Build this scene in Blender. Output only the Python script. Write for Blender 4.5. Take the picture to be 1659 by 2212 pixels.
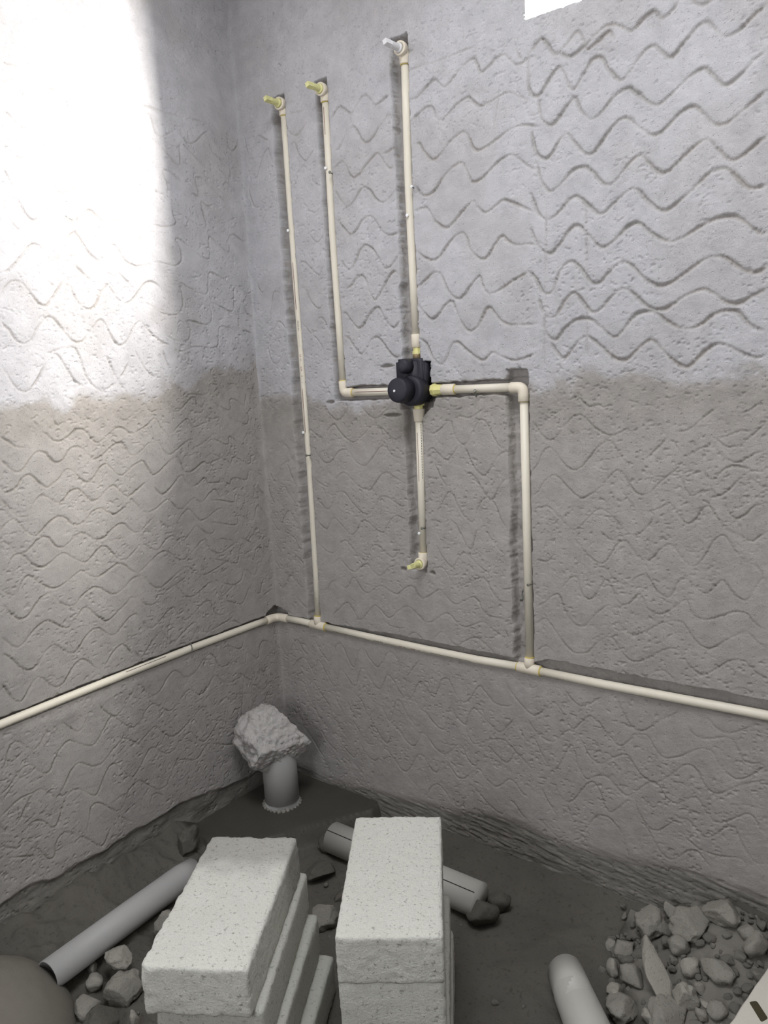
import bpy, bmesh, math, random
import numpy as np
from mathutils import Vector, Matrix, noise

# ------------------------------------------------------------------ tuned values
SKY_COLOR = (0.94, 0.96, 1.0, 1)
SKY_STRENGTH = 14.4
EXPOSURE = 0.0
PL_DRY_A = (0.42,0.412,0.425)
PL_DRY_B = (0.55,0.54,0.555)
PL_DAMP_A = (0.31,0.290,0.268)
PL_DAMP_B = (0.40,0.375,0.350)
PL_BASE_A = (0.13,0.125,0.11)
PL_BASE_B = (0.24,0.23,0.20)
BLOCK_A = (0.55,0.545,0.49)
BLOCK_B = (0.66,0.655,0.60)
RUB_A = (0.22,0.208,0.182)
RUB_B = (0.31,0.295,0.26)
GROUND_A = (0.085,0.080,0.068)
GROUND_B = (0.145,0.136,0.117)
GROOVE = 1.5
GROOVE_W = 0.85
GROOVE_TONE = 0.6  # how much darker the scratch grooves are coloured
BACK_HOLE = (1.0, 1.5, 1.1, 1.9)  # unseen opening behind the camera, added for horizontal fill light
END_HOLE = (-2.6, -2.5, 0.0, 0.001)
WIN_T = 0.15
WIN_X1 = 2.14
LAMP = (4.0, 1.02, 5.4)
LAMP_H = 5.6
ROOF_HOLE = (0.75, 1.70, -1.55, -0.75)  # unseen roof opening, added and sized for overhead light
PASS_POWER = 3900
PASS_W = 0.30
PASS_COLOR = (1.0, 0.96, 0.90)
LUMP_LOC = (0.128, -0.175, 0.285)
PB0 = (0.395, -0.211, 0.045)
PB1 = (0.915, -0.214, 0.045)
PAN = [(1.632, -0.334, 0.27), (1.605, -0.511, 0.27), (1.66, -0.473, 0.27)]
SLOT = [(1.622, -0.441, 0), (1.633, -0.431, 0), (1.658, -0.461, 0), (1.650, -0.476, 0)]

# ------------------------------------------------------------------ camera, sky, light, exposure
scene = bpy.context.scene
for _o in list(bpy.data.objects):
    bpy.data.objects.remove(_o, do_unlink=True)
COL = scene.collection
W_PX, H_PX, FOCAL = 1659.0, 2212.0, 1661.744
cam_data = bpy.data.cameras.new('camera')
cam = bpy.data.objects.new('camera', cam_data)
COL.objects.link(cam)
cam_data.sensor_fit = 'VERTICAL'
cam_data.sensor_height = 24.0
cam_data.lens = FOCAL * 24.0 / H_PX
cam_data.clip_start = 0.02
R_ = Vector((0.79174416, 0.60856138, -0.05286045))
U_ = Vector((-0.06196333, 0.16610035, 0.98416016))
F_ = Vector((-0.60770201, 0.77592765, -0.16921747))
cam.matrix_world = Matrix(((R_.x, U_.x, -F_.x, 1.89174), (R_.y, U_.y, -F_.y, -1.78362),
                           (R_.z, U_.z, -F_.z, 1.42), (0, 0, 0, 1)))
scene.camera = cam

world = bpy.data.worlds.new('overcast_sky')
scene.world = world
world.use_nodes = True
bgn = world.node_tree.nodes['Background']
bgn.inputs['Color'].default_value = SKY_COLOR
bgn.inputs['Strength'].default_value = SKY_STRENGTH

def portal(name, loc, rot, sx, sy):
    d = bpy.data.lights.new(name, 'AREA'); d.shape = 'RECTANGLE'; d.size = sx; d.size_y = sy
    d.cycles.is_portal = True
    o = bpy.data.objects.new(name, d); COL.objects.link(o); o.location = loc; o.rotation_euler = rot
    return o

view = scene.view_settings
view.view_transform = 'Standard'
view.look = 'None'
view.gamma = 1.0
view.use_curve_mapping = False
view.exposure = EXPOSURE
scene.cycles.use_denoising = True
scene.cycles.max_bounces = 10
scene.cycles.diffuse_bounces = 7
portal('window_portal', (0.5 * (0.99 + WIN_X1), 0.149, 2.46), (math.radians(-90), 0, 0), WIN_X1 - 0.99, 0.48)
portal('added_roof_portal', (0.5 * (ROOF_HOLE[0] + ROOF_HOLE[1]), 0.5 * (ROOF_HOLE[2] + ROOF_HOLE[3]), 2.96), (0, 0, 0), ROOF_HOLE[1] - ROOF_HOLE[0], ROOF_HOLE[3] - ROOF_HOLE[2])
portal('back_fill_portal', (0.5 * (BACK_HOLE[0] + BACK_HOLE[1]), -2.80, 0.5 * (BACK_HOLE[2] + BACK_HOLE[3])), (math.radians(90), 0, 0), BACK_HOLE[1] - BACK_HOLE[0], BACK_HOLE[3] - BACK_HOLE[2])
# added unseen lamp; shines slantwise through the ventilator window onto the left wall
_d = bpy.data.lights.new('patch_fill_lamp', 'AREA'); _d.shape = 'RECTANGLE'
_d.size = PASS_W; _d.size_y = LAMP_H; _d.energy = PASS_POWER; _d.color = PASS_COLOR
_o = bpy.data.objects.new('patch_fill_lamp', _d); COL.objects.link(_o)
_o.location = LAMP
_o.rotation_euler = (math.radians(90), 0, math.atan2(-0.9 - LAMP[1], -0.0 - LAMP[0]) - math.pi / 2)

# trowel scratches, millimetres along the wall and up from the ground (n wave, c chalk line, d deep cut)
STROKES_R = '''
n1.4:-1,545 15,511 33,494 49,514 78,558 97,554 109,539 131,519 142,545
n1.4:173,575 197,540 230,513 250,532 266,570 284,583 297,575 315,541 338,513 359,563 373,582 389,578 408,552 435,532 456,551 474,580 494,590 512,578 533,539 551,527 576,557 603,588
n1.4:25,417 40,424 69,470 105,500 128,496 149,467 166,451 175,501 193,501 221,460 249,427 265,455 277,494 298,483 325,454 342,450 358,491 372,516 392,501 418,470 442,460 460,488 473,513 492,505 514,473 543,449 567,465 587,502 603,517 621,509
n1.4:68,415 106,412 118,385 139,357
n1.4:154,425 183,392 229,345
n1.4:247,395 258,373 278,342
n1.4:299,393 310,371 326,346
n1.4:252,407 270,414 287,404
n1.4:336,421 360,406 378,372 390,358 416,388
n1.4:418,409 446,398 475,361 499,427 519,435 544,398 580,367 593,393
n1.4:602,424 620,419 644,392 672,380 680,387
n1.4:54,315 82,307 108,284 122,327 145,329 175,296 209,266
n1.4:231,320 252,300 268,275 293,257
n1.4:316,330 339,300 370,263 387,264 399,322 416,319 442,288 462,283 476,314
n1.4:486,351 505,342 535,309 561,299 581,321 594,351 619,341 644,315 669,302
n1.4:81,251 121,220 159,174 185,148
n1.4:167,261 200,218 247,189
n1.4:255,233 289,206 318,194 329,224
n1.4:344,249 367,223 399,204 430,230
n1.4:436,252 456,258 479,236 517,202 545,221 574,269 594,275 615,251 640,233 655,249
n1.4:228,171 257,150
n1.4:304,181 349,144
n1.4:532,193 565,166
n1.4:217,613 205,580
n1.5:604,515 619,505 644,475 661,504 677,537 696,546 710,531 727,502 749,485 771,498 804,546 818,538 838,520 858,505 898,506 915,521
n1.5:887,580 906,553 938,520 969,498 989,504 1033,546 1054,532 1074,501 1089,486 1110,509 1134,533 1151,525 1167,512
n1.5:933,587 952,576 971,575 990,587
n1.5:1064,596 1084,571 1108,556 1131,564 1162,591
n1.5:614,423 640,395 670,382 686,399 704,460 721,438 753,416 765,445 784,474 801,466 828,444 865,421 890,443 917,475
n1.5:758,414 759,394 773,368 790,366 826,385 861,399 885,399 911,378 940,358 972,332
n1.5:927,461 939,430 955,418
n1.5:956,481 984,448 1022,433 1040,444 1071,476 1092,484
n1.5:614,344 644,313 674,301 693,313 724,345 742,340 756,310 781,293 792,317
n1.5:829,366 853,350 883,332 900,347 914,371 934,359
n1.5:974,436 993,397 1014,366 1036,356 1058,393 1080,437 1091,424 1103,382 1123,354 1141,364 1167,376
n1.5:1101,477 1115,451 1136,418 1161,407 1167,410
n1.5:606,265 624,239 644,234 656,255
n1.5:677,285 698,263 720,239 746,245 769,270 795,287 815,267 846,248 871,263 892,284 912,280 938,251 958,264
n1.5:600,143 621,178 645,194 668,182 697,152 719,144 735,157 739,176
n1.5:760,234 788,215 823,185 861,168 875,179
n1.5:772,162 797,150 825,129
n1.5:883,221 907,215 929,190 952,175
n1.5:976,192 1001,181 1048,150
n1.5:991,293 1012,255 1043,215
n1.5:1029,320 1047,285 1071,271 1093,290 1120,332 1141,350 1155,337 1166,307
n1.5:1068,267 1083,225 1107,197 1122,210 1149,253 1166,265
n1.5:1142,575 1170,595
n1.5:1208,595 1223,565 1244,533 1266,525 1289,538 1320,568 1365,601
n1.5:1141,534 1156,526 1181,497 1212,473 1231,484 1252,508 1271,517 1287,513 1303,489 1321,471 1339,472 1369,487 1396,508 1418,518 1437,515 1451,493 1468,474 1487,462 1508,468 1532,490 1553,512
n1.5:1381,571 1388,555 1405,544 1429,546 1466,560 1483,555 1495,535 1507,512 1527,511 1549,522
n1.5:1419,601 1433,590 1452,574 1475,572 1498,585 1522,603
n1.5:1141,416 1164,409 1186,425 1220,449 1236,448 1253,426 1271,406 1293,395 1311,400 1347,434 1374,464 1392,466 1406,454 1419,430 1434,415 1453,413 1478,432 1506,453 1535,467 1548,463 1559,452
n1.5:1140,365 1166,375 1183,374 1203,356 1228,340 1245,347 1269,373 1295,397 1314,390 1330,366 1355,356 1373,369 1395,385 1413,378 1428,353 1447,340 1466,342 1487,359 1517,382 1533,376 1547,354 1562,348
n1.5:1146,351 1163,326 1174,294 1189,280 1209,296 1234,325 1253,325 1266,300 1280,278 1299,267 1320,275 1348,304 1376,322 1391,318 1409,299 1431,292 1453,311 1474,335 1492,336 1502,317 1517,287 1538,267 1560,270
n1.5:1139,240 1160,260 1183,263 1206,247 1225,221 1236,179 1250,166
n1.5:1261,277 1280,272 1302,238 1320,213 1342,200 1365,217 1385,239 1405,246 1420,235 1442,212
n1.5:1379,273 1400,259 1417,251
n1.5:1427,252 1459,252 1506,264 1522,245
c1.9:52,2201 96,2201 146,2200
c1.9:212,2205 256,2203 314,2202
n1.9:25,2181 30,2151 38,2129
n1.9:55,2141 75,2168 90,2175 105,2163 131,2151
n1.9:48,2084 62,2058 79,2082 96,2112 119,2130 130,2110 144,2083
n1.9:31,2041 29,2012 43,1979 59,1969
n1.9:111,2029 128,2034 145,2031
n1.9:28,1942 40,1926
n1.9:40,1898 64,1892
n1.9:74,1916 83,1938 110,1959 134,1961
n1.9:208,2169 222,2151 244,2141 263,2150 283,2163 302,2168 317,2163
n1.9:217,2128 235,2122 245,2094 262,2072 277,2065 294,2078 313,2091
n1.9:223,2032 224,2010 207,2000
n1.9:247,2045 266,2051 283,2029 299,2002 322,1983
n1.9:211,1948 226,1965 242,1968 259,1946 273,1927 294,1917 310,1920 323,1929
n1.9:217,1876 231,1888 247,1887 264,1869 284,1841 302,1832 321,1845 329,1863
n1.9:217,1779 234,1784 252,1775 276,1751 296,1738 310,1752 327,1774
n1.9:96,1864 114,1876 128,1875 140,1865
n1.8:30,1748 38,1725 51,1714 65,1720
n1.8:77,1637 98,1702 120,1709 132,1698 147,1671
n1.8:53,1579 67,1573 87,1593 110,1617 130,1609 147,1579
n1.8:54,1555 63,1512 79,1489 100,1493 128,1523 147,1543
n1.8:213,1704 223,1709 239,1703 250,1679 269,1652 288,1641 304,1651
n1.8:213,1607 231,1587 249,1571 264,1593 288,1615 306,1603 320,1579
n1.8:255,1568 279,1544 298,1512
d1.8:294,1360 310,1360 326,1362
n1.8:268,1352 292,1339 310,1318 334,1305 360,1322 375,1354
n1.8:286,1270 304,1287 320,1292 337,1273 366,1249
n1.8:215,1280 243,1261 268,1249 282,1263
n1.8:100,1427 116,1409 146,1399
c2.8:379,2207 419,2207 446,2208
n2.8:379,2154 396,2168 414,2178 433,2166 453,2152 471,2165 487,2179 506,2185 522,2173 541,2153 562,2158 590,2167
n2.8:385,2067 403,2072 419,2088 430,2105 438,2114
n2.8:443,2109 460,2116 474,2099 488,2075 504,2065 524,2074 551,2097 573,2112 586,2117 599,2103
n2.8:448,2143 452,2130
n2.8:381,2021 394,2029 410,2035 424,2023 436,1996 450,1985 470,1989 495,2007 520,2023 539,2029 550,2019 563,1999 576,1984 596,1987
n2.8:551,2024 572,2026 599,2034
n2.8:378,1965 392,1943 417,1911 437,1915 456,1930 474,1948 489,1951 507,1938 527,1912 547,1901 566,1907 592,1923
n2.8:379,1884 400,1859 426,1835 446,1841 470,1864 495,1873 514,1863 533,1835 551,1818 569,1811 597,1814
n3:383,1771 399,1750 416,1739 435,1753 460,1789 480,1797 503,1784 523,1756 540,1732 552,1726 571,1734 598,1762
n3:399,1686 423,1697 439,1712 462,1716 475,1700 488,1666 503,1645 521,1660 544,1687 565,1710 579,1713 592,1704
n3:381,1620 393,1617 410,1596 433,1573 454,1577 481,1607 509,1623 523,1612 540,1583 562,1563 577,1570 592,1582
n3:383,1552 400,1543 417,1520 440,1497 462,1512 483,1535 503,1540 522,1525 544,1497 564,1481 586,1485
d3:505,1456 534,1458 563,1458
c3:650,2208 690,2209 762,2207 857,2210
n3:657,2137 676,2138 706,2155 732,2166 745,2157 759,2142 777,2147 813,2172 847,2184 858,2170 869,2148 888,2154 916,2169 935,2169 950,2152 967,2138 985,2139 996,2144 1015,2142
n3:657,2086 682,2099 706,2107 724,2101 733,2078 745,2065 763,2071 794,2090 829,2100 843,2088 864,2072 895,2075 937,2084 963,2073 992,2055
n3:662,2027 678,2025 690,2005 715,1978 739,1984 776,2011 814,2024 828,2009 839,1983 853,1972 882,1976 939,1998 966,2002 992,1998 1021,1988
n3:658,1925 671,1906 689,1893 716,1898 749,1929 783,1949 806,1951 818,1934 829,1908 841,1899 865,1905 904,1930 937,1942 960,1935 990,1907 1014,1893
n3:966,2174 974,2155 985,2143
n3.6:997,2151 996,2095 1001,2068 1020,2056 1038,2072 1061,2097 1075,2104 1089,2083 1099,2056 1113,2050 1138,2080 1155,2099 1175,2096 1192,2068 1218,2039 1237,2050 1269,2082 1290,2089 1305,2075 1327,2056 1350,2074 1379,2098 1399,2103 1413,2088 1433,2066 1457,2067 1481,2084 1512,2103
n3.6:1003,2156 1029,2176 1044,2163 1065,2134 1086,2142 1118,2166 1132,2147 1142,2124 1165,2132 1192,2145 1205,2126
n3.6:1072,2137 1093,2122 1114,2122 1142,2135 1179,2157 1205,2155 1224,2144 1243,2132 1268,2148 1290,2155 1308,2137 1329,2146 1343,2161
n3.6:1364,2155 1387,2138 1412,2140
n3.6:1021,2054 1026,2011 1048,1986 1070,1995 1095,2020 1113,2028 1127,1997 1151,1975 1171,1981 1205,2009 1234,2018 1253,2005 1291,1971 1315,1975 1360,2004 1392,2016 1409,2002 1435,1974 1459,1981 1494,2007 1514,2017
n3.6:1001,1988 1010,1938 1032,1916 1050,1920 1073,1947 1091,1957 1112,1932 1136,1905 1157,1904 1191,1940 1218,1958 1237,1956 1260,1933 1291,1910 1316,1918 1349,1942 1375,1947 1396,1928 1419,1903 1442,1900 1469,1916 1516,1945
n3.6:1013,1908 1023,1870 1045,1840 1071,1848 1104,1874 1133,1876 1153,1861 1177,1833 1201,1829 1224,1850 1247,1870 1266,1874 1282,1854 1304,1832 1323,1830 1356,1854 1385,1873 1406,1875 1426,1851 1449,1828 1471,1830 1503,1851 1519,1858
n3.8:996,1843 1014,1797 1040,1776 1070,1790 1096,1812 1118,1813 1146,1787 1173,1767 1201,1784 1231,1804 1254,1806 1279,1777 1314,1750 1348,1765 1381,1788 1407,1809 1435,1814 1452,1803 1475,1776 1495,1764 1521,1765
n3.8:992,1770 1009,1727 1039,1698 1065,1712 1095,1744 1117,1750 1142,1724 1173,1694 1204,1705 1234,1729 1260,1733 1286,1709 1324,1685 1352,1687 1385,1702 1420,1715 1452,1717 1474,1706 1508,1675 1524,1675
n3.8:984,1666 1003,1646 1026,1608 1049,1610 1068,1652 1094,1672 1116,1659 1144,1623 1166,1616 1187,1634 1217,1654 1241,1646 1274,1611 1309,1593 1338,1600 1368,1618 1404,1637 1433,1639 1456,1625 1482,1604 1505,1598 1526,1607
n3.8:1012,1601 1025,1561 1040,1548 1059,1553 1082,1586 1105,1599 1123,1579 1147,1552 1169,1555 1193,1578 1217,1595 1238,1590 1271,1558 1294,1543 1322,1543 1360,1564 1396,1575 1423,1563 1447,1543 1473,1539 1500,1552 1527,1562
n3.8:1024,1534 1039,1501 1058,1495 1081,1519 1111,1536 1144,1534 1169,1515 1200,1489 1221,1501 1248,1531 1271,1540 1297,1536 1323,1515 1348,1499 1370,1494 1397,1502 1424,1521 1447,1525 1470,1520 1493,1494 1527,1474
n3.8:1043,1490 1058,1465 1077,1448 1099,1469 1122,1492 1143,1492 1172,1468 1203,1441 1231,1436 1255,1456 1281,1475 1297,1471 1323,1442 1355,1415 1374,1415 1404,1443 1431,1458 1457,1449 1487,1432 1512,1424 1531,1431
n3.2:657,1860 685,1864 698,1856 720,1822 746,1804 764,1806 798,1832 824,1850 837,1854 848,1838 867,1821 884,1824 906,1836 922,1841 952,1828 1001,1801
n3.2:655,1759 678,1738 705,1727 727,1734 754,1760 781,1779 801,1783 813,1766 825,1735 853,1710 873,1714 893,1738 915,1757 931,1744 952,1731 979,1729 1008,1723
n3.2:652,1661 675,1676 700,1692 722,1694 734,1679 751,1643 776,1620 797,1625 821,1648 847,1669 856,1646 872,1623 902,1627 940,1645 985,1662
n3.2:650,1621 671,1595 694,1574 716,1584 739,1606 761,1615 775,1589 792,1555 814,1533 837,1543 853,1565 869,1587 886,1577 907,1552 930,1540 961,1537 1002,1535
n3.2:650,1528 672,1512 692,1474 718,1453 738,1470 755,1499 774,1508 799,1488 829,1466 854,1457 880,1474 904,1464 940,1451 970,1454 1001,1464
n1.6:274,1345 300,1327 331,1305 361,1322 375,1339 377,1356
n1.6:426,1349 446,1327 470,1311 489,1311 514,1326 534,1340
d1.6:505,1317 545,1317 582,1319
d1.6:291,1359 312,1361 330,1363
n1.6:236,1262 263,1250 282,1265 312,1290 329,1285 353,1258 381,1241 401,1241 430,1260 460,1284 482,1288 506,1277 536,1252 559,1249 578,1265
n1.6:221,1226 246,1196 274,1174 302,1181 328,1207 353,1216 375,1207 399,1179 426,1167 450,1182 479,1213 500,1229 518,1220 540,1199 577,1190
n1.6:218,1126 247,1106 271,1098 289,1101
n1.6:309,1120 335,1142 358,1141 380,1121 410,1100 441,1094 461,1111 488,1140 511,1150 537,1138 582,1116
n1.6:217,1068 244,1041 271,1026 294,1051 311,1077 327,1086 350,1077 377,1048 410,1023 429,1019 453,1035 478,1070 498,1077 524,1070 558,1052 582,1056
n1.6:220,985 241,968 262,961 280,989 296,999 316,985 341,964 364,950 386,969 408,996 428,997 455,979 485,966 503,989 523,1013 545,1022 574,1010
n1.5:223,907 249,890 274,883 290,891
n1.5:304,914 332,929 349,920 377,893 410,872 423,883 436,914 454,926 473,920 499,900 521,894 538,908 556,932 582,932
n1.5:277,847 303,868 320,857 340,840 366,832 391,850 418,862 437,844 464,831 482,839 502,860 533,872
n1.5:223,846 242,836
n1.5:218,753 241,759 262,785 288,796
n1.5:297,790 323,774 339,788 356,811 370,806 392,778 414,769 435,781 456,796 479,798 506,786 528,782 547,793 575,812 594,810 608,790 629,783
n1.5:456,800 464,821
n1.5:214,701 234,682 253,676
n1.5:259,675 289,699 325,726 345,712 367,684 387,683 410,707 438,733 460,724 484,704 503,705 527,727 563,748 584,742 612,721 630,711
n1.5:298,652 313,658 334,650
n1.5:474,689 496,678 521,674 559,679
n1.5:558,654 588,670 606,660 619,651
d1.5:546,862 557,863 568,863
n1.5:594,858 592,837
n1.5:569,843 590,835 606,838 632,854
n1.7:652,1295 662,1272 680,1265 700,1272 741,1303
n1.7:743,1307 749,1278 765,1245 783,1234 794,1243 812,1270 828,1297 840,1302 854,1293 868,1270 885,1239 904,1226 920,1232
n1.7:739,1342 756,1337 777,1342
n1.7:762,1327 780,1312 801,1307 822,1315 850,1332
n1.7:648,1220 659,1212 680,1224 704,1202 725,1191 743,1206 769,1236
n1.7:783,1233 793,1211 811,1174 837,1152 854,1161 873,1187 892,1210 918,1220
n1.7:682,1184 697,1154 711,1130 741,1100
n1.7:651,1143 680,1138 707,1142
n1.7:687,1043 704,1071 725,1100 741,1094 755,1066 777,1034 803,1022 814,1051 830,1080 847,1092 859,1089 875,1071 892,1032 912,1008
n1.7:769,1142 793,1157 810,1149 828,1124 847,1097 866,1089 885,1119 902,1141 918,1147
n1.7:711,977 721,1007 733,1019 748,1009 758,991 775,969
n1.7:656,1063 647,1083
n1.5:678,997 688,974 701,958 713,984
n1.5:752,999 768,973 793,944 808,984 819,1004
n1.5:842,1000 864,974 896,942 912,951
n1.5:678,952 694,918 727,887 743,900 755,920 773,932 792,920 826,895 846,885 859,899
n1.5:653,870 672,878 695,881 712,867 727,841 751,834 778,846 820,866 839,861 855,834 873,812 894,807 922,812
d1.5:652,865 662,862 671,860
n1.5:601,799 617,781 641,788 680,814 698,806 720,785 742,780 767,793 792,807 809,801 825,774 844,760 876,759 907,756
n1.5:597,731 618,713 642,710 666,723 698,745 716,744 736,727 758,715 780,720 816,738 835,737 858,721 883,710
n1.5:594,670 610,658 620,649
n1.5:654,657 669,678 686,688 702,682 717,662 739,657 762,672 799,690 826,677 862,652
n1.5:892,736 899,715 911,701
n1.9:986,1295 998,1285 1015,1261 1037,1248 1055,1258 1074,1283 1098,1304 1118,1310 1133,1300 1157,1277 1189,1261 1212,1265 1237,1279
n1.9:1075,1351 1090,1347 1109,1354 1122,1344 1137,1331 1153,1331 1173,1336
n1.9:1024,1318 1042,1315 1061,1319 1079,1329
n1.9:983,1166 1000,1185 1014,1212 1032,1230 1050,1220 1069,1194 1096,1175 1119,1183 1140,1207 1160,1230 1185,1247 1198,1243 1216,1215 1233,1196 1247,1190
n1.9:983,1100 1000,1116 1017,1141 1043,1160 1063,1150 1086,1127 1110,1108 1122,1105 1144,1117 1169,1136 1191,1162 1208,1176 1223,1171 1238,1148 1254,1126 1271,1121 1283,1126
n1.9:983,1072 997,1072 1020,1078 1036,1073 1057,1054 1071,1041
n1.9:1129,1051 1148,1069 1166,1081 1187,1073 1203,1056 1217,1050
n1.9:1221,1128 1237,1108 1256,1081
n1.7:1055,1057 1072,1040 1092,1024 1109,1028 1126,1045 1146,1067
n1.7:1162,1030 1181,1013 1199,1005 1208,1013
n1.7:1191,1070 1210,1053 1232,1029 1252,1022 1267,1030 1283,1047
n1.7:1091,1005 1109,990 1130,965 1160,945 1179,949 1193,969 1207,993 1224,1006 1240,996 1260,971 1275,962 1284,963
n1.7:988,938 1014,932 1028,937 1044,956
n1.7:1053,929 1070,907
n1.7:1181,943 1189,923 1205,904 1228,899 1244,905 1260,921 1275,928 1284,924
n1.7:990,809 1009,819 1042,847 1058,843 1071,808 1093,780 1113,773 1131,784 1157,816 1184,839
n1.7:1056,860 1074,882 1092,901 1108,895 1116,864 1133,848 1151,858 1168,887 1182,904 1197,882 1211,851 1230,847 1248,860 1260,876 1270,873 1278,856 1285,845
n1.7:1195,832 1209,803 1230,781 1248,773 1270,781 1285,790
n1.7:984,757 1011,777 1027,770 1047,744 1068,719 1090,701 1110,700 1132,708 1158,737 1186,757 1203,749 1219,726 1238,708 1258,706 1285,719
n1.7:983,679 1009,701 1026,700 1044,683
n1.7:1130,670 1149,683 1164,673
n2:1277,1203 1307,1234 1328,1258
n2:1310,1285 1318,1268 1330,1259
n2:1340,1251 1349,1234 1362,1217 1375,1216 1395,1229 1417,1238
n2:1340,1270 1363,1270 1383,1280 1408,1303 1431,1320
n2:1477,1307 1497,1314 1524,1334
n2:1421,1258 1434,1251 1451,1238 1467,1236 1482,1240 1498,1255 1513,1268 1530,1288 1535,1290
n2:1431,1253 1456,1260 1481,1271 1502,1269
n2:1428,1241 1438,1223 1453,1210 1474,1202 1490,1208 1514,1223 1531,1229
n2:1272,1120 1288,1126 1311,1152 1333,1172 1353,1188 1357,1200
n2:1354,1172 1365,1149 1380,1124 1398,1131 1414,1146
n2:1407,1183 1418,1166 1431,1165 1446,1182 1466,1194 1488,1192 1515,1182
n2:1420,1149 1430,1134 1441,1127 1454,1134 1467,1148 1484,1167 1500,1170 1518,1160 1540,1140
n2:1452,1119 1457,1102 1469,1083 1481,1079 1499,1091 1514,1107 1540,1117
n2:1272,1082 1299,1086 1330,1102 1344,1095 1356,1075 1374,1059 1391,1070 1407,1096 1421,1101 1432,1087 1446,1066 1465,1050 1477,1043
n2:1480,1072 1493,1051
n2:1273,1033 1285,1049 1297,1068
n1.7:1447,1062 1465,1048 1485,1042 1499,1033 1513,1030 1526,1042 1539,1052
n1.7:1481,1065 1492,1050
n1.7:1273,964 1285,963 1301,977 1316,996 1334,1006 1345,1001 1364,977 1379,964 1392,962 1405,975 1419,998 1430,1022 1442,1035 1452,1038 1465,1025 1479,1002 1495,985 1514,979 1530,966 1546,932
n1.7:1273,927 1287,920 1303,895 1317,883 1331,879 1344,894 1355,920 1367,930 1380,925 1397,909 1412,900 1425,905 1444,929 1455,934 1464,923 1478,906 1496,895 1508,900 1516,920 1526,937 1535,949 1545,937
n1.7:1311,913 1332,929
n1.7:1273,860 1286,843 1304,835 1321,837 1339,851 1371,878 1379,869 1389,846 1405,838 1424,839 1449,850 1472,862 1490,866 1505,863 1521,846 1533,836 1548,834
n1.7:1274,780 1292,796 1322,815 1343,823 1362,823 1374,813 1387,793 1405,775 1423,768 1442,778 1465,798 1503,824
n1.7:1499,817 1512,817 1528,803 1550,788
n1.7:1274,712 1300,730 1324,748 1344,755 1361,749 1375,729 1391,711 1410,702 1430,713 1455,734 1476,750 1499,753 1514,743 1530,728 1552,721
n1.7:1274,669 1293,683 1319,695 1335,689 1354,668
n1.7:1467,674 1489,684 1506,688 1526,672
n1.4:83,1223 98,1229 114,1216 126,1189 145,1166
n1.4:20,1138 31,1114 47,1106 64,1137 82,1163 104,1162 116,1136 132,1104
n1.4:8,1102 13,1063 36,1023
n1.4:55,1057 66,1082 82,1090 99,1073 115,1052 135,1030
n1.4:12,996 15,969 43,940 67,983 96,1009 116,989 140,961
n1.4:20,910 29,888 42,864
n1.4:67,911 95,926 116,915 132,886 150,881
n1.4:12,832 36,806 69,824 110,855 139,840 152,827
n1.4:15,758 39,739 64,769 81,787 98,774 130,752 143,768
n1.4:73,711 93,720 111,707 142,685 162,697
c2:1037,1824 1031,1643 1024,1422
c2:1136,1816 1137,1631 1136,1449
c2:918,2120 914,2075 899,2010
'''
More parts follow.
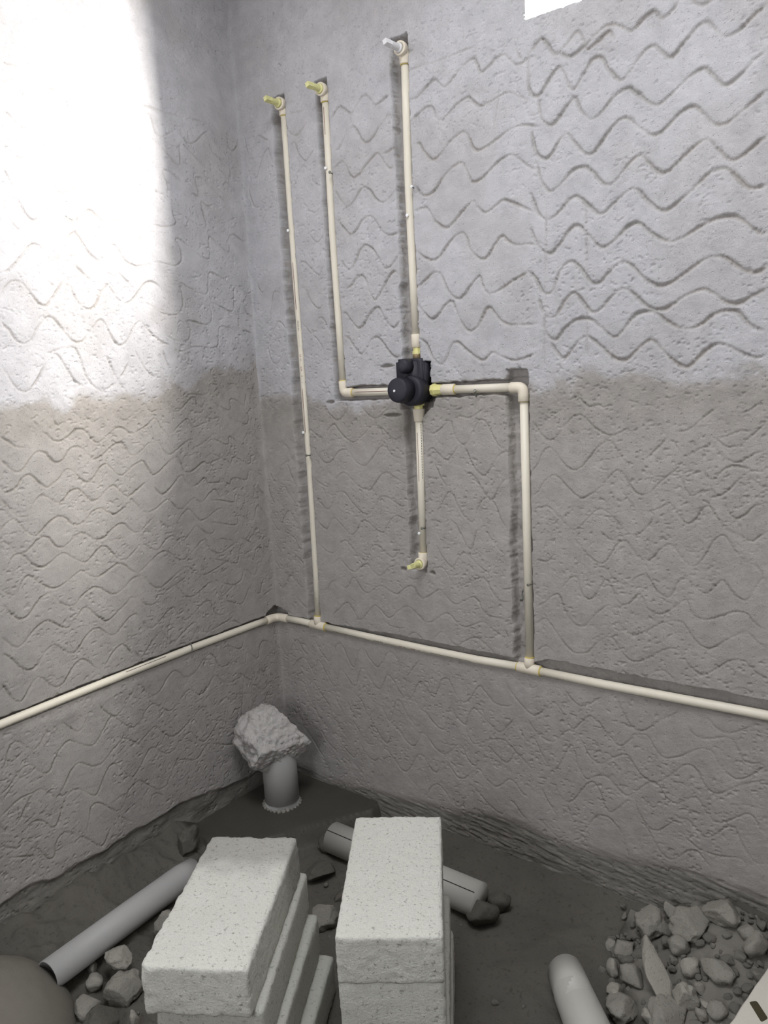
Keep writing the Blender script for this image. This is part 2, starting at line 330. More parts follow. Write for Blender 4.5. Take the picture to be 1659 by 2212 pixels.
STROKES_L = '''
c2.2:748,2206 686,2210 643,2211 590,2212 546,2208 506,2204 487,2205 432,2202 364,2203 298,2201 210,2202 123,2205
n2.2:754,2158 728,2174 720,2171 710,2155 697,2142 686,2142 654,2162 623,2179 604,2172 588,2159 570,2152
n2.2:762,2099 745,2094 728,2080 709,2066 696,2071 671,2086 645,2101 627,2100 602,2081 575,2076 545,2092 512,2107
n2.2:771,2034 758,2015 735,1998 714,2004 671,2034 635,2043 590,2036 562,2032 532,2045 506,2059 480,2067 447,2066 447,2084 456,2106 443,2112 411,2102 379,2084
n2.2:780,1967 770,1959 755,1929 739,1923 716,1937 694,1960 672,1978 660,1972 646,1942 627,1932 597,1944 572,1960 536,1978 489,1992
n2.2:515,2183 512,2160 503,2135 489,2129 470,2144 440,2182 433,2178 426,2147 404,2134 369,2162
n2:402,2136 369,2161 338,2183 327,2169 320,2139 296,2133 267,2148 229,2173 228,2152 206,2134 178,2140 136,2176 128,2162 113,2125 79,2109 65,2115
n2:407,2094 384,2087 356,2074 345,2081 348,2122 333,2120 296,2098 270,2078 254,2065 241,2069 236,2123 223,2124 177,2095 139,2071
n2:425,1952 409,1953 382,1968 384,1979 398,2005 378,2002 350,1984 317,1974 296,1980 296,2008 307,2033 300,2043 269,2035 225,2005
n2:214,1997 190,1987 183,1994 189,2034 180,2041 153,2037 108,2003 73,1986
n2:76,2018 81,2034 63,2043 22,2011
n2:387,1888 356,1886 311,1886 277,1900 285,1932 259,1926 181,1901 164,1909 176,1970 152,1963 127,1955
n2:393,1884 394,1864 406,1845 434,1835
n2:54,2187 44,2150 31,2145 14,2158 7,2182
n2:50,2100 49,2066 58,2057 99,2085
n2.6:795,1865 775,1886 755,1900 746,1898 734,1873 715,1855 694,1866 673,1889 648,1907 637,1903 627,1878 603,1865 577,1887 553,1899 537,1891 517,1875 502,1871 489,1877 470,1885 476,1895 484,1907
n2.6:774,1849 762,1836 745,1820
n2.6:814,1726 801,1726 786,1734 757,1764 732,1790 716,1798 702,1789 685,1768 668,1762 651,1784 628,1819 604,1837 590,1823 568,1789 540,1774 520,1796 496,1818 479,1808 460,1779 429,1767 418,1769
n2.6:723,1733 705,1716 672,1695
n2.6:617,1760 600,1742 565,1715
n2.6:492,1752 471,1732 449,1711
n2.6:822,1663 802,1692 782,1705 761,1699 738,1669 723,1652 707,1650 684,1674 648,1717 635,1710 628,1679 611,1656 589,1644 567,1658 549,1687 528,1709 518,1706 499,1674 477,1665 454,1674 427,1701 404,1722 382,1728 363,1721 349,1707
n2.6:830,1610 812,1589 797,1565 787,1557 775,1555 756,1567 739,1592 719,1613 700,1622 684,1608 666,1585 650,1566 634,1558 616,1564 599,1584 582,1599 560,1618 546,1609 534,1582 519,1557 504,1552 481,1567 461,1597 439,1616 427,1613 397,1582 368,1562 340,1552
n2:448,1772 424,1768 398,1772 358,1784 312,1780 288,1781 268,1798 270,1831 284,1852 267,1854 224,1831 185,1811 162,1814 158,1869 140,1868 100,1842 80,1838 77,1880 57,1892 33,1882 7,1869
n2:411,1668 390,1661 360,1644 323,1638 298,1644 279,1669 279,1707 284,1723 280,1732 247,1718 207,1705 181,1710 174,1757 161,1769 136,1762 84,1740
n2:351,1581 326,1569 299,1564 271,1568 261,1584 260,1604 267,1622 246,1622 202,1614 178,1623 173,1653 176,1673 162,1680 130,1668 97,1657 82,1666 73,1728 64,1735 43,1730 20,1715 1,1719
n2:315,1534 290,1535 255,1546 216,1547 178,1544 156,1555 149,1601 126,1609 79,1597
n2:69,1600 53,1673 42,1676 17,1648 -5,1642
n2:463,1543 450,1515 429,1482 408,1465 393,1472
n2:367,1545 359,1514 345,1480
n2:54,1600 26,1595 -2,1585
n2:273,1525 275,1493
n2.4:844,1505 834,1489 818,1456 801,1440 786,1438 767,1452 746,1480 729,1507
n2.4:727,1538 716,1532 702,1536 673,1545 647,1546 637,1534 629,1508 623,1479 609,1452 582,1431 558,1437 530,1452
n2.4:707,1533 690,1522 671,1489 652,1458 625,1443
n2.4:555,1527 546,1507 529,1461 504,1427
n2.4:521,1461 502,1481 484,1509
n2.4:639,1374 626,1355 610,1349 588,1360
n2.4:534,1356 519,1347 497,1352
n2.4:725,1367 720,1352 707,1343
n2.4:783,1369 768,1347
n2.4:868,1335 849,1319 826,1302 803,1302
n2.4:765,1334 752,1331 736,1314 719,1307 694,1315 664,1332 640,1328 625,1306 612,1294 599,1295 566,1315 543,1328 522,1323 503,1309 486,1308
n2.4:875,1280 858,1258 839,1242 821,1247 803,1266 781,1285 759,1282 747,1266 731,1253 711,1260 689,1284 669,1288 653,1280 636,1260 618,1250 593,1260 562,1280 538,1286 523,1274 513,1251 494,1246
n1.6:492,1309 454,1322 421,1343 407,1338 395,1313 379,1299 358,1301 315,1329 296,1332 288,1317 276,1308 243,1316 199,1325
n1.6:497,1245 480,1253 449,1274 419,1281 407,1268 392,1244 372,1236 343,1251 293,1274 286,1256 274,1249 243,1262 205,1282
n1.6:242,1202 237,1216 215,1219 180,1203 147,1184 135,1199 114,1194 70,1170 59,1181 58,1211 43,1210 8,1185
n1.6:259,1130 192,1130 158,1117 150,1129 128,1133 86,1121 73,1144 57,1149 14,1125
n1.6:530,1114 516,1117 502,1099 488,1084 471,1078 444,1084 406,1103 390,1097 373,1078 355,1068 332,1080 305,1094 287,1080 271,1080 242,1100 218,1108 203,1086 194,1079
n1.6:250,1080 198,1070 147,1057 140,1074 127,1076 75,1058 59,1067 52,1097 41,1092 10,1057
n1.6:368,1394 358,1379 345,1361 326,1362 299,1380 279,1395 263,1396 256,1375 241,1367 229,1381 203,1381 171,1365 139,1350 128,1357 128,1381 107,1383 84,1368 66,1366 58,1404
n1.6:295,1362 277,1354 256,1350 239,1354 234,1369
n1.6:302,1408 265,1406 227,1403 209,1413 200,1434 164,1430
n1.6:46,1414 12,1390
n1.6:268,1323 254,1333 228,1334 203,1327 180,1331
n1.6:141,1329 101,1313 66,1301 56,1312 50,1344 12,1325
n1.6:216,1272 181,1253 158,1243 147,1247 143,1266 125,1259 88,1236 78,1260 55,1270 34,1258 9,1242
n1.6:444,1384 429,1366 409,1362
n2.2:886,1205 874,1196 860,1196 844,1204 826,1225 810,1231 798,1225 782,1206 766,1193 747,1201 727,1213 711,1229 696,1231 683,1219 671,1203 650,1191 631,1201 608,1225 587,1232 573,1216 554,1197 536,1198 509,1216 486,1225 469,1225 455,1202 440,1183 413,1194 374,1219 349,1224 339,1208 332,1185 318,1175 295,1179 254,1198 235,1192 197,1200 172,1209
n2.2:889,1181 878,1171 859,1141 845,1130 830,1128 813,1131
n2.2:825,1135 818,1142 802,1163 785,1174 769,1169 753,1156 740,1149 730,1150 706,1171 684,1177 668,1165 654,1146 639,1139 621,1144 595,1164 574,1171 559,1158 543,1140 530,1135 507,1144 465,1168
n2.2:447,1150 421,1125 403,1126 377,1145 350,1167 337,1166 324,1145 304,1131 281,1137 257,1149 242,1133 219,1129 181,1128
n2.2:900,1102 885,1116 865,1127 853,1119 837,1094 818,1077 802,1079 772,1102 745,1113 727,1107 710,1088 694,1081 671,1090 643,1111 620,1114 601,1101 581,1091 559,1099 530,1114
n2.2:904,1073 889,1073 878,1061 866,1040 852,1037 836,1042 813,1059 790,1068 775,1058 764,1040 746,1031 729,1037 705,1053 690,1058 671,1051 650,1034 625,1031 600,1047 577,1059 558,1060 544,1046 527,1031 510,1028 492,1036 457,1062
n2.2:609,1018 587,1022 555,1019
n2.2:913,1005 898,1008 886,1020 875,1035 858,1037 844,1026 828,1003 807,991 786,996 758,1012 739,1013 720,998 690,978 670,984 644,1004 626,1010 609,997 589,968 574,960 552,963 516,987
n2.2:919,962 908,951 893,938 880,941 864,963 847,977 834,970 819,954 792,933 769,929 739,940 701,957 682,943 659,930 635,933 610,944 588,951 568,942 546,920 525,912
n2.2:925,920 913,915 903,899 888,878 874,872 856,878 830,904 803,919 788,913 770,888 748,872 729,872 707,888 683,900 663,902 646,893 622,873 601,869 579,879 549,898 526,900
n1.5:441,1056 429,1038 406,1024 379,1030 346,1057 328,1063 310,1045 289,1023 271,1022 238,1036 211,1045 179,1040
n1.5:516,987 500,989 486,981 466,966 447,967 419,989 396,993 376,976 356,973 334,988 308,1007 289,994 263,975 245,975 232,989
n1.5:251,1011 216,1000 148,982 136,1004 125,1009 92,991 69,987 52,1025 37,1020 11,991
n1.5:525,912 506,921 459,948 430,954 412,944 386,920 363,915 334,930 293,956 275,956 261,926 234,907 209,906 166,921 134,935 111,926 86,907
n1.5:233,949 204,946 157,928
n1.5:71,932 54,938 23,916
n1.5:526,902 509,895 491,867 471,852 446,853 404,873 369,888 346,886 328,863 305,851 277,851 209,868 179,870
n1.5:254,891 212,877 165,858 153,864 141,899 123,891 88,853 72,883 51,887 30,856
n1.5:534,836 519,817 498,807 476,811 455,825 411,844 396,835 376,807 360,796 333,796 281,818 263,813 249,780 229,766 181,787 149,797 134,824 122,826 93,802 81,805 65,839 45,831
n1.5:245,819 217,803 162,781
n1.5:223,750 191,733 154,718 132,738 114,761 76,735 62,751 47,777 32,763
n1.5:541,786 531,764 521,748 500,739 477,749 446,770 422,778 411,766 397,740 382,728 354,736 312,761 284,763 272,737 260,714 247,706 217,705
n1.5:571,690 555,669 544,664 519,686 488,711 472,717 455,695 428,673 400,689 350,710 335,690 319,671 284,669 216,679 192,688
n1.5:424,657 397,659 381,646
n1.5:209,673 187,668 162,648
n2.2:935,845 921,828 903,806 888,804 868,818 841,839 812,849 795,839 770,818 751,817 729,836 707,854 692,850 675,828 649,803 631,802 603,818 576,834 561,846 534,836
n2.2:942,797 926,792 911,774 893,748 877,736 859,737 838,757 820,774 801,780 786,767 771,751 753,741 738,747 715,771 693,786 672,787 658,777 639,759 618,756 592,776 568,791 551,794 541,786
n2.2:952,725 941,714 926,679 913,665 900,665 881,688 863,706 849,708 835,693 822,675 807,665 789,670 767,693 745,712 727,715 711,703 696,683 682,674 663,679 636,705 607,719 590,705 574,677
n2.2:823,648 809,646 794,632
n2.2:686,639 670,646 658,636
n2.2:946,644 933,644 923,638
n2.2:697,576 680,547 654,522 637,523 609,548 584,574
n1.8:982,507 968,517 955,549 940,564 927,561 914,546 896,527 881,527 865,543 848,564 838,567
n1.8:976,507 953,515 913,534
n1.8:808,567 795,552 774,528 760,523 746,534 733,554 727,561
n1.8:990,446 968,455 941,479 921,491 904,487 891,470 873,449 856,450 842,472 822,496 801,507 787,504 765,486 737,468 719,469 698,490 673,517 659,522 647,512 623,485 600,466 581,465
n1.8:989,424 969,444 941,461 904,469 892,475
n1.8:998,390 987,393 957,408 934,413 907,412 889,413 873,398 855,373 843,371 824,391 803,420 781,435 762,427 739,408 714,402 692,412 663,430 639,444 623,441 603,422 587,413
n1.8:963,348 948,362 929,389 915,404 901,411
n1.8:1001,371 991,347 975,336
n1.8:1007,323 997,306 979,292 960,286 943,319 925,333 905,331 888,316 873,294 856,295 839,330 821,360 795,366 772,350 745,323 729,328 706,363 682,385 664,378 645,350 621,321 598,328
n1.8:949,289 924,292 896,296
n1.8:1001,274 972,263 920,237
n1.8:944,256 930,265 915,254 900,226 888,209 874,213 865,245 849,259 827,255 801,228 776,207 749,172 731,169 714,194 699,212
n1.8:781,225 766,265 757,293 738,297 717,281 686,247 667,243 648,267 631,290 602,298
n1.8:675,226 648,196 617,176
n1.5:601,554 581,574
n1.5:557,581 540,550 517,535 495,543 466,571 442,583 424,575 408,554 386,547 361,557 326,585 301,592 283,574 270,543 246,534 180,540
n1.5:256,592 226,595 177,570 157,592
n1.5:203,530 161,516 151,548 127,533 102,514 88,556 64,563 19,531
n1.5:618,469 598,465 577,471 549,500 524,509 498,487 475,468 452,469 423,491 395,506 377,493 355,477 330,483 303,510 282,514 260,484 231,473 179,477 199,492 221,485
n1.5:178,483 146,451 127,451 124,482
n1.5:106,480 80,457 68,478
n1.5:64,426 75,415 19,395
n1.5:232,429 190,417 146,405 136,431 100,402 77,401 69,424
n1.5:293,414 258,428 234,413 173,402
n1.5:177,455 184,411 199,332
n1.5:610,425 585,412 555,427 525,438 503,412 474,385 447,384 403,407 360,430 341,429 318,414
n1.5:629,327 613,322 586,345 554,376 533,374 511,350 487,336 459,347 423,368 399,367 379,337 357,320 332,330 300,355 278,360 256,334 227,322
n1.5:541,341 527,305 512,282
n1.5:635,285 612,300 592,294 567,269 539,242 509,244 491,269 465,297 439,295 410,279 382,277 356,299 334,307
n1.5:319,297 276,273 234,259
n1.5:575,211 561,234 537,227 505,186
n1.5:186,327 150,327
n1.5:240,359 221,374 196,363
n1.5:148,348 142,360 98,332 80,369 52,366
n1.5:74,297 67,313 39,298
'''

# ------------------------------------------------------------------ helpers
def link(o, parent=None):
    COL.objects.link(o)
    if parent is not None:
        o.parent = parent
    return o

def mesh_obj(name, bm, mat, parent=None, smooth=True):
    me = bpy.data.meshes.new(name)
    bm.to_mesh(me); bm.free()
    if smooth:
        for p in me.polygons: p.use_smooth = True
    o = bpy.data.objects.new(name, me)
    if mat is not None: me.materials.append(mat)
    return link(o, parent)

def thing(name, label, cat, loc=(0, 0, 0), group=None):
    o = bpy.data.objects.new(name, None)
    o.empty_display_size = 0.05
    o.location = loc
    tag(o, label, cat, group)
    return link(o)

def tag(o, label=None, cat=None, group=None, kind=None):
    if label: o['label'] = label
    if cat: o['category'] = cat
    if group: o['group'] = group
    if kind: o['kind'] = kind
    return o

def frame_of(d):
    d = Vector(d).normalized()
    a = Vector((0, 0, 1)) if abs(d.z) < 0.9 else Vector((1, 0, 0))
    x = d.cross(a).normalized(); y = d.cross(x).normalized()
    return x, y

def lathe_bm(bm, base, axis, prof, seg=28, cap0=True, cap1=True):
    """surface of revolution; prof = [(distance along axis, radius)]"""
    base = Vector(base); axis = Vector(axis).normalized()
    x, y = frame_of(axis)
    rings = []
    for t, r in prof:
        c = base + axis * t
        rings.append([bm.verts.new(c + (x * math.cos(2 * math.pi * k / seg) + y * math.sin(2 * math.pi * k / seg)) * r) for k in range(seg)])
    for a, b in zip(rings, rings[1:]):
        for k in range(seg):
            bm.faces.new((a[k], a[(k + 1) % seg], b[(k + 1) % seg], b[k]))
    if cap0: bm.faces.new(rings[0][::-1])
    if cap1: bm.faces.new(rings[-1])
    return bm

def tube_bm(bm, pts, r, seg=24, cap=True):
    pts = [Vector(p) for p in pts]
    rr = r if isinstance(r, (list, tuple)) else [r] * len(pts)
    tang = []
    for i in range(len(pts)):
        a = pts[max(i - 1, 0)]; b = pts[min(i + 1, len(pts) - 1)]
        tang.append((b - a).normalized())
    x, y = frame_of(tang[0])
    rings = []
    for i, p in enumerate(pts):
        t = tang[i]
        x = (x - t * x.dot(t)).normalized(); y = t.cross(x)
        rings.append([bm.verts.new(p + (x * math.cos(2 * math.pi * k / seg) + y * math.sin(2 * math.pi * k / seg)) * rr[i]) for k in range(seg)])
    for a, b in zip(rings, rings[1:]):
        for k in range(seg):
            bm.faces.new((a[k], a[(k + 1) % seg], b[(k + 1) % seg], b[k]))
    if cap:
        bm.faces.new(rings[0][::-1]); bm.faces.new(rings[-1])
    return bm

def fix(bm):
    bmesh.ops.recalc_face_normals(bm, faces=bm.faces[:])
    return bm

# ------------------------------------------------------------------ numpy noise
def vnoise(U, V, su, sv, seed):
    rs = np.random.RandomState(seed)
    N = 256
    g = rs.rand(N, N).astype(np.float32)
    a = U / su + 37.3; b = V / sv + 11.7
    i = np.floor(a).astype(np.int64); j = np.floor(b).astype(np.int64)
    f = (a - i).astype(np.float32); h = (b - j).astype(np.float32)
    f = f * f * (3 - 2 * f); h = h * h * (3 - 2 * h)
    i0 = i % N; j0 = j % N; i1 = (i + 1) % N; j1 = (j + 1) % N
    return (g[i0, j0] * (1 - f) + g[i1, j0] * f) * (1 - h) + (g[i0, j1] * (1 - f) + g[i1, j1] * f) * h

def fbm(U, V, s, octs, seed, aniso=1.0, gain=0.5):
    t = 0; a = 1.0; n = 0
    for k in range(octs):
        t = t + a * vnoise(U, V, s * aniso / 2 ** k, s / 2 ** k, seed + k * 17)
        n += a; a *= gain
    return t / n

def sstep(a, b, x):
    t = np.clip((x - a) / (b - a), 0, 1)
    return t * t * (3 - 2 * t)

# ------------------------------------------------------------------ materials
def nodes_of(name):
    m = bpy.data.materials.new(name); m.use_nodes = True
    nt = m.node_tree
    b = nt.nodes['Principled BSDF']
    return m, nt, b

def N(nt, t, **kw):
    n = nt.nodes.new(t)
    for k, v in kw.items(): setattr(n, k, v)
    return n

def mixc(nt, fac, a, b, blend='MIX'):
    m = N(nt, 'ShaderNodeMix', data_type='RGBA', blend_type=blend)
    for sock, v in ((m.inputs[0], fac), (m.inputs[6], a), (m.inputs[7], b)):
        if isinstance(v, bpy.types.NodeSocket): nt.links.new(v, sock)
        elif isinstance(v, (int, float)): sock.default_value = v
        else: sock.default_value = (*v, 1)
    return m.outputs[2]

def noise_tex(nt, co, scale, detail=4, rough=0.55):
    n = N(nt, 'ShaderNodeTexNoise'); n.inputs['Scale'].default_value = scale
    n.inputs['Detail'].default_value = detail; n.inputs['Roughness'].default_value = rough
    nt.links.new(co, n.inputs['Vector'])
    return n.outputs['Fac']

def ramp(nt, fac, stops):
    r = N(nt, 'ShaderNodeValToRGB')
    e = r.color_ramp.elements
    while len(e) < len(stops): e.new(0.5)
    for k, (p, c) in enumerate(stops):
        e[k].position = p; e[k].color = (*c, 1) if len(c) == 3 else c
    nt.links.new(fac, r.inputs['Fac'])
    return r.outputs['Color']

def bump(nt, b, height, strength, dist):
    n = N(nt, 'ShaderNodeBump'); n.inputs['Strength'].default_value = strength
    n.inputs['Distance'].default_value = dist
    nt.links.new(height, n.inputs['Height'])
    nt.links.new(n.outputs['Normal'], b.inputs['Normal'])

def plaster_material():
    m, nt, b = nodes_of('sand_cement_plaster')
    co = N(nt, 'ShaderNodeTexCoord').outputs['Object']
    at = N(nt, 'ShaderNodeAttribute', attribute_name='coat')
    fac = at.outputs['Fac']
    n1 = noise_tex(nt, co, 3.0, 5)
    n2 = noise_tex(nt, co, 420.0, 2)
    n3 = noise_tex(nt, co, 22.0, 5, 0.6)
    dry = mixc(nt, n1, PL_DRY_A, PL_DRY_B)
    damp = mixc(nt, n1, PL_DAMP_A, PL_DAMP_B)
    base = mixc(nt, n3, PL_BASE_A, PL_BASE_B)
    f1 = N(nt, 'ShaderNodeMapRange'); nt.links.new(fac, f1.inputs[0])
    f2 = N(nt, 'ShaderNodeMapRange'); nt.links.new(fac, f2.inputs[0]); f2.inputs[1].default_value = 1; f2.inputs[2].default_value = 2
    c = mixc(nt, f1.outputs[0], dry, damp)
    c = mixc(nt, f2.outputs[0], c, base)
    grain = ramp(nt, n2, [(0.3, (0.80, 0.80, 0.80)), (0.7, (1.12, 1.12, 1.12))])
    c = mixc(nt, 0.5, c, grain, 'MULTIPLY')
    blot = ramp(nt, n3, [(0.35, (0.90, 0.90, 0.90)), (0.65, (1.05, 1.05, 1.05))])
    c = mixc(nt, 1.0, c, blot, 'MULTIPLY')
    nt.links.new(c, b.inputs['Base Color'])
    b.inputs['Roughness'].default_value = 0.95
    b.inputs['Specular IOR Level'].default_value = 0.15
    nb = noise_tex(nt, co, 260.0, 3, 0.6)
    pk = noise_tex(nt, co, 150.0, 2, 0.55)
    pkr = ramp(nt, pk, [(0.28, (0, 0, 0)), (0.36, (1, 1, 1))])
    ad = N(nt, 'ShaderNodeMath', operation='MULTIPLY_ADD'); nt.links.new(pkr, ad.inputs[0]); ad.inputs[1].default_value = 1.3
    nt.links.new(nb, ad.inputs[2])
    bump(nt, b, ad.outputs[0], 0.6, 0.0017)
    return m

def plain(name, col, rough=0.5, spec=0.5, metal=0.0, var=0.06, scale=30.0, bumpd=0.0, bscale=300.0):
    m, nt, b = nodes_of(name)
    co = N(nt, 'ShaderNodeTexCoord').outputs['Object']
    n1 = noise_tex(nt, co, scale, 4)
    c = mixc(nt, n1, tuple(v * (1 - var) for v in col), tuple(min(1, v * (1 + var)) for v in col))
    nt.links.new(c, b.inputs['Base Color'])
    b.inputs['Roughness'].default_value = rough
    b.inputs['Specular IOR Level'].default_value = spec
    b.inputs['Metallic'].default_value = metal
    if bumpd: bump(nt, b, noise_tex(nt, co, bscale, 3), 0.6, bumpd)
    return m

def stone_material(name, a, c2, pit, scale=60.0, bumpd=0.003, patch=None):
    m, nt, b = nodes_of(name)
    co = N(nt, 'ShaderNodeTexCoord').outputs['Object']
    n1 = noise_tex(nt, co, 7.0, 5)
    c = mixc(nt, n1, a, c2)
    v = N(nt, 'ShaderNodeTexVoronoi'); v.inputs['Scale'].default_value = scale
    wob = noise_tex(nt, co, 40.0, 3)
    nt.links.new(co, v.inputs['Vector'])
    pits = noise_tex(nt, co, scale * 2.2, 3, 0.65)
    pr = ramp(nt, pits, [(0.30, pit), (0.42, (1, 1, 1)), (1.0, (1.05, 1.05, 1.05))])
    c = mixc(nt, 0.85, c, pr, 'MULTIPLY')
    g = ramp(nt, noise_tex(nt, co, 500.0, 2), [(0.3, (0.82, 0.82, 0.82)), (0.7, (1.1, 1.1, 1.1))])
    c = mixc(nt, 0.6, c, g, 'MULTIPLY')
    if patch is not None:
        ax = N(nt, 'ShaderNodeSeparateXYZ'); nt.links.new(co, ax.inputs[0])
        # darker tone across the far third of the block, ragged edge
        ad = N(nt, 'ShaderNodeMath', operation='MULTIPLY_ADD'); nt.links.new(noise_tex(nt, co, 18.0, 4), ad.inputs[0])
        ad.inputs[1].default_value = 0.12; nt.links.new(ax.outputs['Y'], ad.inputs[2])
        mr = N(nt, 'ShaderNodeMapRange', interpolation_type='SMOOTHSTEP'); nt.links.new(ad.outputs[0], mr.inputs[0])
        mr.inputs[1].default_value = patch[0]; mr.inputs[2].default_value = patch[1]
        c = mixc(nt, mr.outputs[0], c, tuple(patch[2]), 'MULTIPLY')
    nt.links.new(c, b.inputs['Base Color'])
    b.inputs['Roughness'].default_value = 0.95
    b.inputs['Specular IOR Level'].default_value = 0.1
    bump(nt, b, noise_tex(nt, co, 190.0, 4, 0.65), 0.8, bumpd)
    return m

def ground_material():
    m = stone_material('floor_ground', GROUND_A, GROUND_B, (0.6, 0.6, 0.58), 45.0, 0.003)
    nt = m.node_tree; b = nt.nodes['Principled BSDF']
    src = b.inputs['Base Color'].links[0].from_socket
    at = N(nt, 'ShaderNodeAttribute', attribute_name='coat')
    co = N(nt, 'ShaderNodeTexCoord').outputs['Object']
    f1 = N(nt, 'ShaderNodeMapRange'); nt.links.new(at.outputs['Fac'], f1.inputs[0])
    f2 = N(nt, 'ShaderNodeMapRange'); nt.links.new(at.outputs['Fac'], f2.inputs[0]); f2.inputs[1].default_value = 1; f2.inputs[2].default_value = 2
    dust = mixc(nt, noise_tex(nt, co, 35.0, 5, 0.6), tuple(v * 0.72 for v in RUB_A), RUB_A)
    pad = mixc(nt, noise_tex(nt, co, 12.0, 4), tuple(v * 0.72 for v in GROUND_A), tuple(v * 1.0 for v in GROUND_A))
    c = mixc(nt, f1.outputs[0], src, pad)
    c = mixc(nt, f2.outputs[0], c, dust)
    nt.links.new(c, b.inputs['Base Color'])
    return m

M = {}
M['plaster'] = plaster_material()
M['ivory'] = plain('ivory_pipe_plastic', (0.74, 0.69, 0.58), 0.42, 0.4, var=0.04, scale=12)
M['ivory2'] = plain('ivory_fitting_plastic', (0.74, 0.67, 0.55), 0.5, 0.35, var=0.03, scale=20)
M['glue'] = plain('yellow_solvent_cement', (0.62, 0.50, 0.13), 0.35, 0.5)
M['plug'] = plain('yellow_plug_plastic', (0.72, 0.70, 0.33), 0.45, 0.4, var=0.04)
M['plugw'] = plain('white_plug_plastic', (0.72, 0.71, 0.72), 0.45, 0.4, var=0.03)
M['union'] = plain('yellow_union_plastic', (0.74, 0.70, 0.30), 0.45, 0.4, var=0.05)
M['brass'] = plain('dull_brass', (0.30, 0.23, 0.13), 0.5, 0.5, 0.6, var=0.15)
M['black'] = plain('black_rubbery_plastic', (0.022, 0.021, 0.030), 0.55, 0.35, var=0.2, scale=40)
M['ink'] = plain('black_ink', (0.035, 0.030, 0.028), 0.6, 0.2)
M['red'] = plain('red_ink', (0.26, 0.035, 0.035), 0.6, 0.2)
M['brownink'] = plain('red_brown_ink', (0.22, 0.10, 0.085), 0.6, 0.2)
M['greyink'] = plain('pale_grey_ink', (0.42, 0.39, 0.36), 0.6, 0.2)
M['steel'] = plain('grey_nail_steel', (0.20, 0.20, 0.17), 0.45, 0.5, 0.5, var=0.2, scale=200)
M['head'] = plain('bright_nail_head', (0.86, 0.86, 0.86), 0.4, 0.5, 0.0)
M['pvc'] = plain('grey_drain_plastic', (0.38, 0.375, 0.365), 0.5, 0.35, var=0.06, scale=9)
M['pvcw'] = plain('pale_drain_plastic', (0.46, 0.45, 0.41), 0.45, 0.4, var=0.05, scale=9)
M['block'] = stone_material('cement_block', BLOCK_A, BLOCK_B, (0.45, 0.44, 0.42), 55.0)
M['block_far_dark'] = stone_material('cement_block_far_dark', BLOCK_A, BLOCK_B, (0.45, 0.44, 0.42), 55.0, patch=(0.10, 0.20, (0.62, 0.61, 0.61)))
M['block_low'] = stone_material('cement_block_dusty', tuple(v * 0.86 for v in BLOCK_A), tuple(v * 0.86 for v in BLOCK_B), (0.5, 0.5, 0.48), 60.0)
M['lump'] = stone_material('grey_mortar_lump', (0.44, 0.42, 0.40), (0.54, 0.52, 0.50), (0.6, 0.58, 0.56), 35.0, 0.004)
M['rubble'] = stone_material('rubble_mortar', RUB_A, RUB_B, (0.6, 0.58, 0.55), 70.0, 0.003)
M['rubble2'] = stone_material('rubble_mortar_pale', tuple(v * 1.25 for v in RUB_A), tuple(v * 1.2 for v in RUB_B), (0.6, 0.58, 0.55), 70.0, 0.003)
M['ground'] = stone_material('damp_mortar_ground', GROUND_A, GROUND_B, (0.6, 0.6, 0.58), 45.0, 0.003)
M['floor'] = ground_material()
M['mound'] = plain('fine_mortar', (0.185, 0.172, 0.145), 0.95, 0.1, var=0.08, scale=60, bumpd=0.0012, bscale=420)
M['panel'] = plain('off_white_board', (0.55, 0.52, 0.46), 0.6, 0.3, var=0.04, scale=60, bumpd=0.0006)
M['olive'] = plain('dark_olive_slot', (0.05, 0.042, 0.02), 0.6, 0.3)
M['outer'] = plain('bare_concrete', (0.36, 0.35, 0.34), 0.95, 0.1, var=0.08, scale=8, bumpd=0.002, bscale=120)

# ------------------------------------------------------------------ walls as carved plaster
def grid_mesh(name, P, attr, keep, mat):
    nu, nz = P.shape[:2]
    idx = np.arange(nu * nz, dtype=np.int32).reshape(nu, nz)
    q = np.stack([idx[:-1, :-1], idx[1:, :-1], idx[1:, 1:], idx[:-1, 1:]], -1)[keep]
    me = bpy.data.meshes.new(name)
    me.vertices.add(nu * nz)
    me.vertices.foreach_set('co', P.reshape(-1).astype(np.float32))
    nf = len(q)
    me.loops.add(nf * 4); me.polygons.add(nf)
    me.loops.foreach_set('vertex_index', q.reshape(-1).astype(np.int32))
    me.polygons.foreach_set('loop_start', np.arange(0, nf * 4, 4, dtype=np.int32))
    me.polygons.foreach_set('use_smooth', np.ones(nf, dtype=bool))
    a = me.attributes.new('coat', 'FLOAT', 'POINT')
    a.data.foreach_set('value', attr.reshape(-1).astype(np.float32))
    me.update(calc_edges=True)
    me.validate()
    me.materials.append(mat)
    return link(bpy.data.objects.new(name, me))

def catmull(P, step=0.0035):
    P = np.asarray(P, float)
    if len(P) < 3:
        n = max(2, int(np.linalg.norm(P[1] - P[0]) / step))
        return P[0] + (P[1] - P[0]) * np.linspace(0, 1, n)[:, None]
    Q = np.vstack([2 * P[0] - P[1], P, 2 * P[-1] - P[-2]])
    out = []
    for k in range(1, len(Q) - 2):
        p0, p1, p2, p3 = Q[k - 1], Q[k], Q[k + 1], Q[k + 2]
        n = max(2, int(np.linalg.norm(p2 - p1) / step))
        t = np.linspace(0, 1, n, endpoint=False)[:, None]
        out.append(0.5 * (2 * p1 + (p2 - p0) * t + (2 * p0 - 5 * p1 + 4 * p2 - p3) * t ** 2 + (3 * p1 - p0 - 3 * p2 + p3) * t ** 3))
    out.append(Q[-2][None])
    return np.vstack(out)

